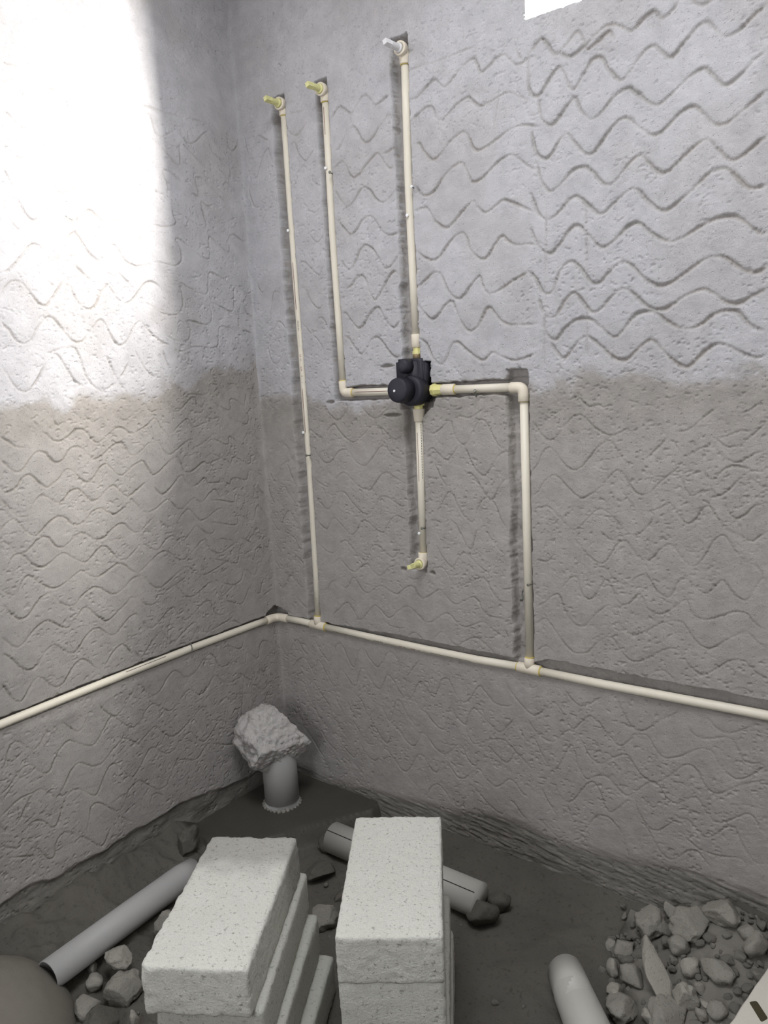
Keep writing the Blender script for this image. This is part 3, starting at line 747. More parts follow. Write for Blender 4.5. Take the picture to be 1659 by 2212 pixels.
def carve(us, zs, text, seed):
    """distance/width field of all trowel scratches -> groove depth array"""
    nu, nz = len(us), len(zs)
    D = np.zeros((nu, nz), np.float32)
    Bm = np.zeros((nu, nz), np.float32)
    rs = np.random.RandomState(seed)
    for ln in text.strip().split('\n'):
        h, body = ln.split(':')
        typ, wd = h[0], float(h[1:]) * 0.001
        P = np.array([[float(v) for v in a.split(',')] for a in body.split()]) * 0.001
        C = catmull(P)
        n = len(C)
        # natural wobble of hand and trowel tip
        ph = rs.rand(6) * 6.28
        s = np.arange(n) * 0.0035
        dep = 0.85 + 0.30 * np.sin(s * 31 + ph[0]) + 0.22 * np.sin(s * 83 + ph[1]) + 0.25 * (rs.rand(n) - 0.5)
        ends = np.clip(np.minimum(np.arange(n), n - 1 - np.arange(n)) / 4.0, 0.25, 1)
        if typ == 'd': ends = np.sin(np.linspace(0.15, 3.0, n)) ; dep[:] = 1.2
        jit = (rs.rand(n, 2) - 0.5) * 0.0016
        C = C + jit
        d0 = {'n': GROOVE * wd + 0.0012, 'c': 0.0030, 'd': 0.014}[typ]
        w0 = {'n': wd, 'c': 0.0024, 'd': 0.0040}[typ]
        for k in range(n):
            r = max(GROOVE_W * w0 * (0.7 + 0.45 * dep[k]), 0.0018)
            if typ == 'd': r = w0 * max(ends[k], 0.2)
            m = 3.2 * r
            i0 = np.searchsorted(us, C[k, 0] - m); i1 = np.searchsorted(us, C[k, 0] + m)
            j0 = np.searchsorted(zs, C[k, 1] - m); j1 = np.searchsorted(zs, C[k, 1] + m)
            if i1 <= i0 or j1 <= j0: continue
            du = us[i0:i1, None] - C[k, 0]; dz = zs[None, j0:j1] - C[k, 1]
            q = (du * du + dz * dz) / (r * r)
            dd = d0 * max(dep[k], 0.2) * ends[k] * np.exp(-q * 0.9)
            np.maximum(D[i0:i1, j0:j1], dd, out=D[i0:i1, j0:j1])
            if typ == 'n':
                b = 0.0007 * max(0, dep[k] - 0.55) * np.exp(-((np.sqrt(q) - 1.75) / 0.45) ** 2) * (dz < 0.0005)
                np.maximum(Bm[i0:i1, j0:j1], b, out=Bm[i0:i1, j0:j1])
    return D, Bm

def surface(U, Z, seed, rough):
    h = 0.0060 * (fbm(U, Z, 0.35, 3, seed) - 0.5)
    h += 0.0016 * (fbm(U, Z, 0.03, 3, seed + 5) - 0.5)
    h += 0.0011 * (fbm(U, Z, 0.008, 2, seed + 9, 1.5) - 0.5)
    n = vnoise(U, Z, 0.0085, 0.0046, seed + 21) * 0.55 + vnoise(U, Z, 0.0052, 0.0034, seed + 22) * 0.45
    where = fbm(U, Z, 0.16, 3, seed + 31)
    gate = sstep(0.40, 0.62, where + rough * 0.35)
    h -= 0.0030 * sstep(0.68, 0.80, n) * gate
    h += 0.0014 * (fbm(U, Z, 0.012, 2, seed + 41) - 0.5) * rough
    return h

FINE = 0.0025
# right wall (plane y = 0, room on -y side); u = x
usR = np.concatenate([np.array([-0.06, -0.045, -0.03, -0.015]), np.arange(0.0, 1.62, FINE), np.arange(1.62, 2.301, 0.04)])
zsR = np.concatenate([np.arange(0.0, 2.62, FINE), np.array([2.64, 2.66, 2.68, 2.70, 2.72, 2.75, 2.80, 2.85])])
U, Z = np.meshgrid(usR, zsR, indexing='ij')
PIPE_R = 0.0112
MAIN_Z = 0.630
lift = 1.392 + 0.15 * (fbm(U, Z, 0.11, 6, 301, 1.0, 0.62) - 0.5) - 0.03 * sstep(0.9, 0.3, U)
coat = sstep(0.030, -0.030, Z - lift)
coat = coat * (0.86 + 0.26 * np.exp(-((Z - lift + 0.045) / 0.055) ** 2)) + 0.22 * sstep(0.50, 0.70, fbm(U, Z, 0.14, 5, 331)) * (1 - coat)
roughR = np.exp(-((Z - lift) / 0.07) ** 2) * 1.1 + 0.25
H = surface(U, Z, 11, roughR)
H += 0.0015 * (1 - coat)
# splashed band along the foot of the wall
foot = np.interp(usR, [0, 0.17, 0.35, 0.66, 0.82, 0.93, 1.14, 1.29, 1.4, 1.6, 2.3], [0.085, 0.075, 0.09, 0.112, 0.135, 0.140, 0.146, 0.16, 0.176, 0.182, 0.18])[:, None] + 0.05 * (fbm(U, Z, 0.12, 4, 401, 2.0) - 0.5)
fm = sstep(0.022, -0.022, Z - foot)
coat = coat + fm * 0.9
streak = fbm(U, Z + 0.10 * U, 0.007, 3, 411, 7.0)
H += fm * 0.0065 * (streak - 0.45) * (0.4 + 1.2 * fbm(U, Z, 0.05, 3, 415)) - fm * 0.004
D, Bm = carve(usR, zsR, STROKES_R, 3)
H = H - D * (1 - 0.8 * fm) + Bm
coat = coat + GROOVE_TONE * np.clip(D / 0.004, 0, 1) * np.clip(1.7 - coat, 0, 1)  # deeper grooves get a darker plaster tone
# chases cut for the pipes
e1 = 0.006 * (fbm(U, Z, 0.03, 4, 501) - 0.5) * 2
e2 = 0.004 * (fbm(U, Z, 0.02, 3, 511) - 0.5) * 2
bott = 0.006 * (fbm(U, Z, 0.02, 4, 521) - 0.5) * 2
def box_mask(u0, u1, z0, z1, soft=0.0022):
    return sstep(-soft, soft, U - u0) * sstep(-soft, soft, u1 - U) * sstep(-soft, soft, Z - z0) * sstep(-soft, soft, z1 - Z)
cut = np.zeros_like(U)
def cutbox(u0, u1, z0, z1, depth):
    global cut
    cut = np.maximum(cut, depth * box_mask(u0, u1, z0, z1))
x1 = np.interp(zsR, [0.6, 1.17, 1.52, 1.88, 2.2], [0.1905, 0.1985, 0.1965, 0.1935, 0.1930])[None, :]
x2 = np.interp(zsR, [1.38, 1.85, 2.2], [0.3615, 0.3560, 0.3597])[None, :]
x3 = np.interp(zsR, [1.4, 1.93, 2.25], [0.6365, 0.6345, 0.6405])[None, :]
x3b = np.interp(zsR, [0.85, 1.35], [0.6280, 0.6345])[None, :]
x4 = 0.9637
CH = 0.033
cutbox(0.150 + e1, x1 + 0.0120 + e2 * 0.6, 0.630, 2.262 + e1, CH)
cutbox(0.330 + e1, x2 + 0.0128 + e2 * 0.6, 1.365, 2.268 + e1, CH)
cutbox(0.597 + e1 - 0.004 * sstep(1.8, 1.6, Z), x3 + 0.0125 + e2 * 0.6, 1.40, 2.298 + e1, CH)
cutbox(0.587 + e1, x3b + 0.0125 + e2 * 0.6, 0.862 + e2, 1.42, CH)
cutbox(0.920 + e1, x4 + 0.0145 + e2 * 0.5, 0.640, 1.41, CH)
cutbox(0.335 + e1, 0.60, 1.370 - 0.006 + e2, 1.4045 + e2, CH)
cutbox(0.68, x4 + 0.0145 + e2 * 0.5, 1.366 + e1, 1.4035 + e2, CH)
cutbox(0.918 + e1 * 2, x4 + 0.016 + e2, 1.38, 1.428 + e1 * 1.5, 0.024)
cutbox(0.575 + e1, 0.682 + e1, 1.335 + e1, 1.461 + e1, 0.05)
cutbox(0.60 + e1, 0.70 + e1 * 2 - np.clip((1.37 - Z) * 0.9, 0, 0.06), 1.312 + e1, 1.375, 0.045)
top = np.interp(usR, [0, 0.3, 0.45, 0.6, 0.75, 0.97, 1.02, 1.2, 1.6], [0.0125, 0.0135, 0.018, 0.020, 0.020, 0.018, 0.034, 0.036, 0.038])[:, None]
cutbox(-0.1, 2.4, MAIN_Z - 0.0125 + e2 * 0.5, MAIN_Z + top + e1 * 0.8, 0.022)
cutbox(-0.1, 0.050 + e1, MAIN_Z - 0.010, MAIN_Z + 0.040 - U * 0.35 + e1, 0.026)
H = np.where(cut > 0.0005, np.minimum(H, -cut + bott * (cut > 0.015)), H)
coat = np.where(cut > 0.012, np.maximum(coat, 0.80 + 0.5 * (bott / 0.012)), coat)
# fillet in the corner
fil = np.clip(0.016 - U, 0, 0.016)
H += np.where((cut < 0.003) & (U >= 0), 0.25 * fil * fil / 0.016, 0)
WX0, WX1, WZ0, WZ1 = 0.99, WIN_X1, 2.2275, 2.70
uc = 0.5 * (usR[1:] + usR[:-1]); zc = 0.5 * (zsR[1:] + zsR[:-1])
keep = ~(((uc > WX0) & (uc < WX1))[:, None] & ((zc > WZ0) & (zc < WZ1))[None, :])
P = np.stack([U, -H, Z], -1)
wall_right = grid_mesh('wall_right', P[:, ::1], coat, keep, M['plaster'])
tag(wall_right, 'grey plastered wall with pipe chases and scratched wavy trowel lines', kind='structure')

# left wall (plane x = 0, room on +x side); u = -y
usL = np.concatenate([np.array([-0.06, -0.045, -0.03, -0.015]), np.arange(0.0, 1.11, FINE), np.arange(1.12, 2.701, 0.04)])
zsL = np.concatenate([np.arange(0.0, 2.62, FINE), np.array([2.66, 2.70, 2.75, 2.80, 2.85])])
U, Z = np.meshgrid(usL, zsL, indexing='ij')
lift = np.interp(usL, [0, 0.24, 0.61, 0.86, 2.7], [1.50, 1.475, 1.41, 1.385, 1.38])[:, None] + 0.17 * (fbm(U, Z, 0.12, 6, 601, 1.0, 0.62) - 0.5)
coat = sstep(0.030, -0.030, Z - lift)
coat = coat * (0.86 + 0.28 * np.exp(-((Z - lift + 0.040) / 0.05) ** 2)) + 0.30 * sstep(0.48, 0.68, fbm(U, Z, 0.16, 5, 631)) * (1 - coat)
roughL = np.exp(-((Z - lift) / 0.09) ** 2) * 1.1 + 0.30
H = surface(U, Z, 71, roughL)
H += 0.0015 * (1 - coat)
foot = np.interp(usL, [0, 0.21, 0.42, 0.62, 0.84, 0.94, 1.2, 2.7], [0.12, 0.120, 0.150, 0.155, 0.165, 0.165, 0.13, 0.1])[:, None] + 0.05 * (fbm(U, Z, 0.10, 4, 611) - 0.5)
fm = sstep(0.006, -0.012, Z - foot)
coat = coat + fm
H += fm * (0.014 * (fbm(U, Z, 0.05, 5, 621, 2.0) - 0.5)) - fm * 0.010
D, Bm = carve(usL, zsL, STROKES_L, 5)
H = H - D * (1 - 0.9 * fm) + Bm
coat = coat + GROOVE_TONE * np.clip(D / 0.004, 0, 1) * np.clip(1.7 - coat, 0, 1)
e1 = 0.005 * (fbm(U, Z, 0.03, 4, 701) - 0.5) * 2
e2 = 0.004 * (fbm(U, Z, 0.02, 3, 711) - 0.5) * 2
bott = 0.005 * (fbm(U, Z, 0.02, 4, 721) - 0.5) * 2
cut = np.zeros_like(U)
mzl = np.interp(usL, [0, 0.09, 0.36, 0.74, 0.96, 2.7], [0.632, 0.633, 0.6346, 0.629, 0.624, 0.60])[:, None]
cutbox(-0.1, 2.8, mzl - 0.0125 + e2 * 0.5, mzl + 0.0150 + e1 * 0.9, 0.022)
cutbox(-0.1, 0.050 + e1, mzl - 0.010, mzl + 0.040 - U * 0.35 + e1, 0.026)
H = np.where(cut > 0.0005, np.minimum(H, -cut + bott * (cut > 0.015)), H)
coat = np.where(cut > 0.012, np.maximum(coat, 0.80 + 0.5 * (bott / 0.012)), coat)
# lip of smeared mortar under the pipe
H += np.where(cut < 0.001, 0.004 * np.exp(-((Z - (mzl - 0.045)) / 0.018) ** 2) * sstep(0.45, 0.8, U) * fbm(U, Z, 0.03, 3, 733), 0)
fil = np.clip(0.016 - U, 0, 0.016)
H += np.where((cut < 0.003) & (U >= 0), 0.25 * fil * fil / 0.016, 0)
P = np.stack([H, -U, Z], -1)
keep = np.ones((len(usL) - 1, len(zsL) - 1), bool)
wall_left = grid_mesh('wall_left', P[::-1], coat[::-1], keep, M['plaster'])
tag(wall_left, 'grey plastered wall left of the corner with scratched wavy lines', kind='structure')
del U, Z, H, D, Bm, P, cut, coat

# ------------------------------------------------------------------ floor
def floor_h(x, y):
    """height of the uneven ground (arrays or numbers), x from left wall, y negative into the room"""
    x = np.asarray(x, float); v = -np.asarray(y, float)
    h = 0.0 * x
    strip = 0.105 * np.clip(1 - x / 0.24, 0, 1) ** 1.1 * sstep(0.30, 0.50, v)
    padx = np.interp(v, [0, 0.05, 0.2, 0.4, 0.46], [0.41, 0.42, 0.32, 0.22, 0.0])
    pad = 0.060 * sstep(-0.012, 0.012, padx - x) * sstep(-0.01, 0.01, 0.46 - v)
    mound = 0.150 * np.exp(-((x - 1.52) / 0.20) ** 2 - ((v - 0.02) / 0.27) ** 2)
    edge = 0.05 * np.clip(1 - v / 0.12, 0, 1) * sstep(0.42, 0.55, x)
    return np.maximum(np.maximum(h + edge, pad), np.maximum(strip, mound))

xs = np.concatenate([np.arange(-0.02, 1.72, 0.006), np.arange(1.74, 2.341, 0.06)])
ys = np.concatenate([np.arange(0.02, -1.36, -0.006), np.arange(-1.40, -2.741, -0.06)])
X, Y = np.meshgrid(xs, ys, indexing='ij')
FH = floor_h(X, Y)
padm = sstep(0.052, 0.058, FH) * (X < 0.5) * (Y > -0.47) * (X + 0.6 * -Y < 0.44)
lump = 0.030 * (fbm(X + 5, Y + 5, 0.09, 4, 801) - 0.5) + 0.014 * (fbm(X + 5, Y + 5, 0.025, 3, 811) - 0.5)
left = sstep(0.45, 0.25, X) * sstep(-0.30, -0.45, Y)
FH = FH + lump * (1 - 0.92 * padm) * (0.75 + 1.0 * left)
heap = sstep(0.012, 0.035, floor_h(X, Y)) * (X > 1.12) * (Y < -0.02 - 0.10 * (X < 1.25)) * 1.0
FH = FH + heap * 0.010 * (fbm(X + 5, Y + 5, 0.018, 3, 833) - 0.5)
coatF = np.maximum(padm, 2.0 * heap + 0.9 * left * sstep(0.16, 0.10, X) * 0.0)
floor = grid_mesh('floor', np.stack([X, Y, FH], -1)[:, ::-1], coatF[:, ::-1], np.ones((len(xs) - 1, len(ys) - 1), bool), M['floor'])
tag(floor, 'uneven damp mortar and earth ground', kind='structure')

# ------------------------------------------------------------------ rest of the shell
def box_bm(bm, a, b):
    a, b = Vector(a), Vector(b)
    vs = [bm.verts.new((x, y, z)) for x in (a.x, b.x) for y in (a.y, b.y) for z in (a.z, b.z)]
    for f in ((0, 1, 3, 2), (4, 6, 7, 5), (0, 4, 5, 1), (2, 3, 7, 6), (0, 2, 6, 4), (1, 5, 7, 3)):
        bm.faces.new([vs[k] for k in f])
    return bm

bm = bmesh.new()
_x0, _x1, _y0, _y1 = ROOF_HOLE
for a, b in (((-0.1, -2.84, 2.85), (_x0, 0.2, 2.97)), ((_x1, -2.84, 2.85), (2.42, 0.2, 2.97)), ((_x0, -2.84, 2.85), (_x1, _y0, 2.97)), ((_x0, _y1, 2.85), (_x1, 0.2, 2.97))):
    box_bm(bm, a, b)
tag(mesh_obj('ceiling', fix(bm), M['outer'], smooth=False), 'concrete slab with an opening added for overhead light', kind='structure')
def wall_with_hole(name, axis, c, t, a0, a1, z1, hole):
    bm = bmesh.new()
    ha0, ha1, hz0, hz1 = hole
    for (p, q, r, s) in ((a0, ha0, -0.05, z1), (ha1, a1, -0.05, z1), (ha0, ha1, -0.05, hz0), (ha0, ha1, hz1, z1)):
        if q - p < 1e-4 or s - r < 1e-4: continue
        if axis == 'y': box_bm(bm, (p, c, r), (q, c + t, s))
        else: box_bm(bm, (c, p, r), (c + t, q, s))
    return tag(mesh_obj(name, fix(bm), M['outer'], smooth=False), kind='structure')
wall_with_hole('wall_back', 'y', -2.70, -0.12, -0.1, 2.42, 2.86, BACK_HOLE)
wall_with_hole('wall_end', 'x', 2.30, 0.12, -2.72, 0.1, 2.86, END_HOLE)

# window opening in the right wall: plastered reveal with slim frame
bm = bmesh.new()
T = WIN_T
for a, b in (((WX0 - 0.03, 0.003, WZ0 - 0.05), (WX1 + 0.05, T, WZ0)), ((WX0 - 0.05, 0.003, WZ1), (WX1 + 0.05, T, WZ1 + 0.05)),
             ((WX0 - 0.05, 0.003, WZ0 - 0.05), (WX0, T, WZ1 + 0.05)), ((WX1, 0.003, WZ0 - 0.05), (WX1 + 0.05, T, WZ1 + 0.05))):
    box_bm(bm, a, b)
tag(mesh_obj('window_1', fix(bm), M['outer'], smooth=False), 'bare ventilator opening high in the right wall', kind='structure')

# ------------------------------------------------------------------ plumbing
RS = 0.0144      # socket radius of fittings
def collar(name, base, axis, length, parent, r=RS, mat='ivory2'):
    bm = bmesh.new()
    lathe_bm(bm, base, axis, [(0, r - 0.0012), (0.0012, r), (length - 0.0012, r), (length, r - 0.0012)])
    return mesh_obj(name, fix(bm), M[mat], parent)

def pipe(pts, parent, r=PIPE_R, name='pipe', mat='ivory'):
    bm = bmesh.new(); tube_bm(bm, pts, r)
    return mesh_obj(name, fix(bm), M[mat], parent)

def ring(center, axis, parent, r=0.0126, w=0.0016):
    bm = bmesh.new()
    lathe_bm(bm, Vector(center) - Vector(axis).normalized() * w, axis, [(0, 0.011), (0.0004, r), (2 * w - 0.0004, r), (2 * w, 0.011)])
    o = mesh_obj('glue_ring', fix(bm), M['glue'], parent); o['label'] = 'yellow solvent cement ring'
    return o

def elbow(c, d1, d2, parent, ln=0.030, r=RS, mat='ivory2', name='elbow'):
    """90 degree socket elbow: c = crossing point of the axes, d1 and d2 point out of the sockets"""
    c, d1, d2 = Vector(c), Vector(d1).normalized(), Vector(d2).normalized()
    k = 0.016
    pts = [c + d1 * ln, c + d1 * (ln - 0.0015), c + d1 * k]
    for a in (0.2, 0.4, 0.5, 0.6, 0.8):
        pts.append(c + d1 * k * (1 - a) ** 2 + d2 * k * a ** 2)
    pts += [c + d2 * k, c + d2 * (ln - 0.0015), c + d2 * ln]
    bm = bmesh.new()
    tube_bm(bm, pts, [r - 0.0014, r] + [r * 0.985] * (len(pts) - 4) + [r, r - 0.0014], seg=28)
    return mesh_obj(name, fix(bm), M[mat], parent)

def tee(c, axis, branch, parent, ln=0.033, bl=0.030):
    c, axis, branch = Vector(c), Vector(axis).normalized(), Vector(branch).normalized()
    bm = bmesh.new()
    r = RS
    lathe_bm(bm, c - axis * ln, axis, [(0, r - 0.0014), (0.0014, r), (2 * ln - 0.0014, r), (2 * ln, r - 0.0014)])
    lathe_bm(bm, c, branch, [(0, r * 0.97), (bl - 0.0014, r), (bl, r - 0.0014)])
    return mesh_obj('tee', fix(bm), M['ivory2'], parent)

def plug(base, d, parent, mat, label, ln=0.058):
    """threaded test plug with a square key end"""
    base, d = Vector(base), Vector(d).normalized()
    bm = bmesh.new()
    lathe_bm(bm, base, d, [(-0.012, 0.0094), (0.0, 0.0094), (0.001, 0.0118), (0.006, 0.0118), (0.008, 0.0092), (ln * 0.62, 0.0085), (ln * 0.64, 0.0078)])
    x, y = frame_of(d)
    x, y = (x + y * 0.35).normalized(), None
    y = d.cross(x).normalized()
    def sq(t, s):
        return [bm.verts.new(base + d * t + x * a * s + y * b * s) for a, b in ((-1, -1), (1, -1), (1, 1), (-1, 1))]
    a, b, c2 = sq(ln * 0.60, 0.0066), sq(ln - 0.001, 0.0062), sq(ln, 0.0054)
    for p, q in ((a, b), (b, c2)):
        for k in range(4): bm.faces.new((p[k], p[(k + 1) % 4], q[(k + 1) % 4], q[k]))
    bm.faces.new(c2); bm.faces.new(a[::-1])
    o = mesh_obj('test_plug', fix(bm), M[mat], parent, smooth=False); o['label'] = label
    return o

def outlet_elbow(c, out, down, parent, ln_out=0.024, ln_down=0.030):
    """elbow whose threaded mouth looks out of the wall: body, collar and mouth rim"""
    c, out, down = Vector(c), Vector(out).normalized(), Vector(down).normalized()
    bm = bmesh.new()
    r = RS
    k = 0.014
    pts = [c + down * ln_down, c + down * (ln_down - 0.0015), c + down * (k + 0.003)]
    rr = [r - 0.0014, r, r * 0.98]
    for a in (0.15, 0.35, 0.5, 0.65, 0.85):
        pts.append(c + down * k * (1 - a) ** 2 + out * k * a ** 2)
        rr.append(r * (1.0 + 0.13 * a))
    pts += [c + out * k]; rr += [0.0168]
    tube_bm(bm, pts, rr, seg=28)
    lathe_bm(bm, c + out * (k - 0.004), out, [(0, 0.0165), (0.001, 0.0178), (ln_out - k + 0.003, 0.0178), (ln_out - k + 0.004, 0.0168), (ln_out - k + 0.004, 0.0125), (ln_out - k, 0.0120)], cap0=True, cap1=True)
    return mesh_obj('outlet_elbow', fix(bm), M['ivory2'], parent)

def print_on(parent, text, start, along, normal, mat, size, r=PIPE_R + 0.0003, name='printed_text', tilt=0.0, stretch=1.0):
    """flat lettering wrapped round a pipe. start: point on the pipe axis; letters run along 'along';
    'normal' = outward direction at mid letter height"""
    cu = bpy.data.curves.new(name, 'FONT'); cu.body = text; cu.size = size; cu.resolution_u = 2
    tmp = bpy.data.objects.new(name + '_tmp', cu); COL.objects.link(tmp)
    dg = bpy.context.evaluated_depsgraph_get()
    me = bpy.data.meshes.new_from_object(tmp.evaluated_get(dg))
    bpy.data.objects.remove(tmp, do_unlink=True); bpy.data.curves.remove(cu)
    me.name = name
    s = Vector(start); a = Vector(along).normalized(); n = Vector(normal); n = (n - a * n.dot(a)).normalized()
    upv = n.cross(a)
    for v in me.vertices:
        ang = (v.co.y - size * 0.35) / r
        v.co = s + a * v.co.x * stretch + (n * math.cos(ang) + upv * math.sin(ang)) * r
    me.materials.append(M[mat])
    o = bpy.data.objects.new(name, me); link(o, parent); return o

def stripe_on(parent, p0, p1, normal, mat, w=0.0014, r=PIPE_R + 0.0003, off=0.0, n=14, name='printed_line', dash=0.0):
    p0, p1 = Vector(p0), Vector(p1); a = (p1 - p0); L = a.length; a.normalize()
    nn = Vector(normal); nn = (nn - a * nn.dot(a)).normalized(); uu = nn.cross(a)
    bm = bmesh.new()
    segs = [(0, L)]
    if dash:
        segs = []; t = 0
        while t < L: segs.append((t, min(L, t + dash * 0.62))); t += dash
    for s0, s1 in segs:
        for k in range(3):
            a0 = off + (k / 3 - 0.5) * w / r; a1 = off + ((k + 1) / 3 - 0.5) * w / r
            q = [p0 + a * t + (nn * math.cos(g) + uu * math.sin(g)) * r for t, g in ((s0, a0), (s1, a0), (s1, a1), (s0, a1))]
            bm.faces.new([bm.verts.new(v) for v in q])
    return mesh_obj(name, bm, M[mat], parent)

VIEWN = Vector((0.70, -0.72, 0.10))     # outward side of wall pipes that faces the room
YM = 0.000                              # main run axis offset from wall plane
YR = 0.006                              # risers sit a little deeper
def pr1(z): return (float(np.interp(z, [0.6, 1.17, 1.52, 1.88, 2.2], [0.1905, 0.1985, 0.1965, 0.1935, 0.1930])) - 0.001, YR + 0.003, z)

# --- main run with two risers
run = thing('water_pipework', 'ivory plastic pipe run around the corner, joined by tees to two risers', 'pipe', (0.19, 0, MAIN_Z))
run.location = (0, 0, 0)
mainp = [(0.030, YM, 0.632), (0.15, YM, 0.6325)]
p = pipe([(0.030, YM, 0.632), (0.12, YM, 0.6330), (0.172, YM, 0.632)], run)
seg2 = pipe([(0.215, YM, 0.6295), (0.40, YM, 0.6270), (0.62, YM, 0.6250), (0.80, YM, 0.6250), (0.94, YM, 0.6300)], run)
seg3 = pipe([(0.99, YM, 0.6290), (1.17, YM, 0.6290), (1.50, YM, 0.6340), (1.80, YM, 0.637)], run)
segl = pipe([(0.000, -0.046, 0.632), (0.0, -0.10, 0.6335), (0.0, -0.36, 0.6346), (0.0, -0.55, 0.6325), (0.0, -0.74, 0.6290), (0.0, -0.96, 0.6240), (0.0, -1.25, 0.6160)], run)
# corner elbow: two sockets and a bend
cb = bmesh.new()
cpts = [(0.052, YM, 0.632), (0.0505, YM, 0.632), (0.030, YM, 0.632)]
for a in (0.15, 0.3, 0.5, 0.7, 0.85):
    cpts.append((0.030 * (1 - a) ** 2 + 0.0 * a, YM - 0.030 * a ** 2, 0.632))
cpts += [(0.0, -0.030, 0.632), (0.0, -0.0505, 0.632), (0.0, -0.052, 0.632)]
tube_bm(cb, cpts, [RS - 0.0014, RS] + [RS * 0.985] * (len(cpts) - 4) + [RS, RS - 0.0014], seg=28)
mesh_obj('elbow', fix(cb), M['ivory2'], run)
tee((0.192, YM, 0.6305), (1, 0, -0.012), (-0.01, 0.10, 1), run)
ring((0.2265, YM, 0.6295), (1, 0, 0), run, r=0.0136)
tee((0.964, YM, 0.6295), (1, 0, 0), (0, 0.12, 1), run)
ring((0.9295, YM, 0.6295), (1, 0, 0), run); ring((0.9985, YM, 0.629), (1, 0, 0), run, r=0.0136)
r1 = pipe([(0.1905, YR, 0.650), pr1(0.8), pr1(1.0), pr1(1.17), pr1(1.35), pr1(1.52), pr1(1.70), pr1(1.88), pr1(2.05), pr1(2.215)], run)
ring((0.1905, YR - 0.001, 0.6625), (0, 0, 1), run)
ring((0.9637, YR, 0.6615), (0, 0, 1), run)
r4 = pipe([(0.9637, YR, 0.655), (0.9637, YR, 1.0), (0.9632, YR, 1.36)], run)
elbow((0.9632, YR - 0.002, 1.3825), (-1, 0, 0), (0, 0, -1), run, ln=0.036)
ring((0.9632, YR, 1.3465), (0, 0, 1), run, r=0.0118)
dr = pipe([(0.745, YR - 0.002, 1.3842), (0.93, YR - 0.002, 1.3835)], run)
collar('adapter', (0.7185, YR - 0.002, 1.3845), (1, 0, 0), 0.040, run, r=0.0150)
ring((0.7592, YR - 0.002, 1.3843), (1, 0, 0), run)
outlet_elbow((0.192, YR + 0.002, 2.2385), (0.09, -1, -0.02), (0.02, 0, -1), run)
ring((0.1925, YR + 0.002, 2.2082), (0, 0, 1), run, r=0.0122)
plug((0.1935, -0.014, 2.2385), (0.06, -1, -0.02), run, 'plug', 'yellow square-ended test plug')

# printing on the main run and the first riser
tn = Vector((0.42, -0.85, -0.32))
ax = Vector((0.62 - 0.40, 0, 0.625 - 0.627))
def mpt(x): return (x, YM, float(np.interp(x, [0.215, 0.40, 0.62, 0.80, 0.94], [0.6295, 0.6270, 0.6250, 0.6250, 0.6300])))
lowd = Vector((0.0, -0.90, -0.44))
stripe_on(seg2, mpt(0.264), mpt(0.405), lowd, 'ink', 0.0012)
print_on(seg2, 'FINOLEX', mpt(0.4335), (1, 0, -0.006), lowd, 'ink', 0.0076, stretch=1.22)
print_on(seg2, 'INDIA LEVEL MM', mpt(0.4785), (1, 0, -0.006), lowd, 'greyink', 0.0035, stretch=1.4, name='small_print')
print_on(seg2, 'CP', mpt(0.5325), (1, 0, -0.004), lowd, 'red', 0.0080, stretch=1.15)
print_on(seg2, 'VC', mpt(0.5475), (1, 0, -0.004), lowd, 'ink', 0.0066, stretch=1.15)
print_on(seg2, 'SDR', mpt(0.5760), (1, 0, -0.002), lowd, 'red', 0.0076, stretch=1.25)
print_on(seg2, '11', mpt(0.6020), (1, 0, -0.002), lowd, 'ink', 0.0076, stretch=1.25)
print_on(seg2, 'T', mpt(0.6230), (1, 0, 0), lowd, 'greyink', 0.0070, stretch=1.2, name='small_print')
stripe_on(seg2, mpt(0.647), mpt(0.785), lowd, 'ink', 0.0012)
stripe_on(seg3, (1.011, YM, 0.629), (1.075, YM, 0.629), Vector((0, -0.86, -0.5)), 'greyink', 0.0016, dash=0.009)
# riser: text reads downward
vn = Vector((0.30, -0.95, 0.0)); dn = (0.012, 0, -1)
print_on(r1, 'FINOLEX', pr1(1.614), dn, vn, 'ink', 0.0068, stretch=1.15)
print_on(r1, 'INDIA LEVEL MM', pr1(1.572), dn, vn, 'greyink', 0.0034, stretch=1.5, name='small_print')
print_on(r1, 'CP', pr1(1.5125), dn, vn, 'red', 0.0074, stretch=1.1)
print_on(r1, 'VC', pr1(1.4990), dn, vn, 'ink', 0.0062, stretch=1.1)
print_on(r1, 'SDR', pr1(1.4745), dn, vn, 'red', 0.0068, stretch=1.2)
print_on(r1, '11', pr1(1.4495), dn, vn, 'ink', 0.0068, stretch=1.2)
print_on(r1, 'T', pr1(1.4270), dn, vn, 'greyink', 0.0066, stretch=1.2, name='small_print')
stripe_on(r1, pr1(1.787), pr1(1.648), Vector((0.1, -1, 0)), 'brownink', 0.0018)
stripe_on(r1, pr1(1.406), pr1(1.268), Vector((0.1, -1, 0)), 'brownink', 0.0018)
# black line on the left-wall pipe
stripe_on(segl, (0.0, -0.47, 0.6337), (0.0, -0.607, 0.6318), Vector((0.70, 0.0, 0.71)), 'ink', 0.0016)
stripe_on(segl, (0.0, -0.66, 0.6308), (0.0, -1.10, 0.6202), Vector((0.9, 0.0, -0.45)), 'greyink', 0.0013, dash=0.016)

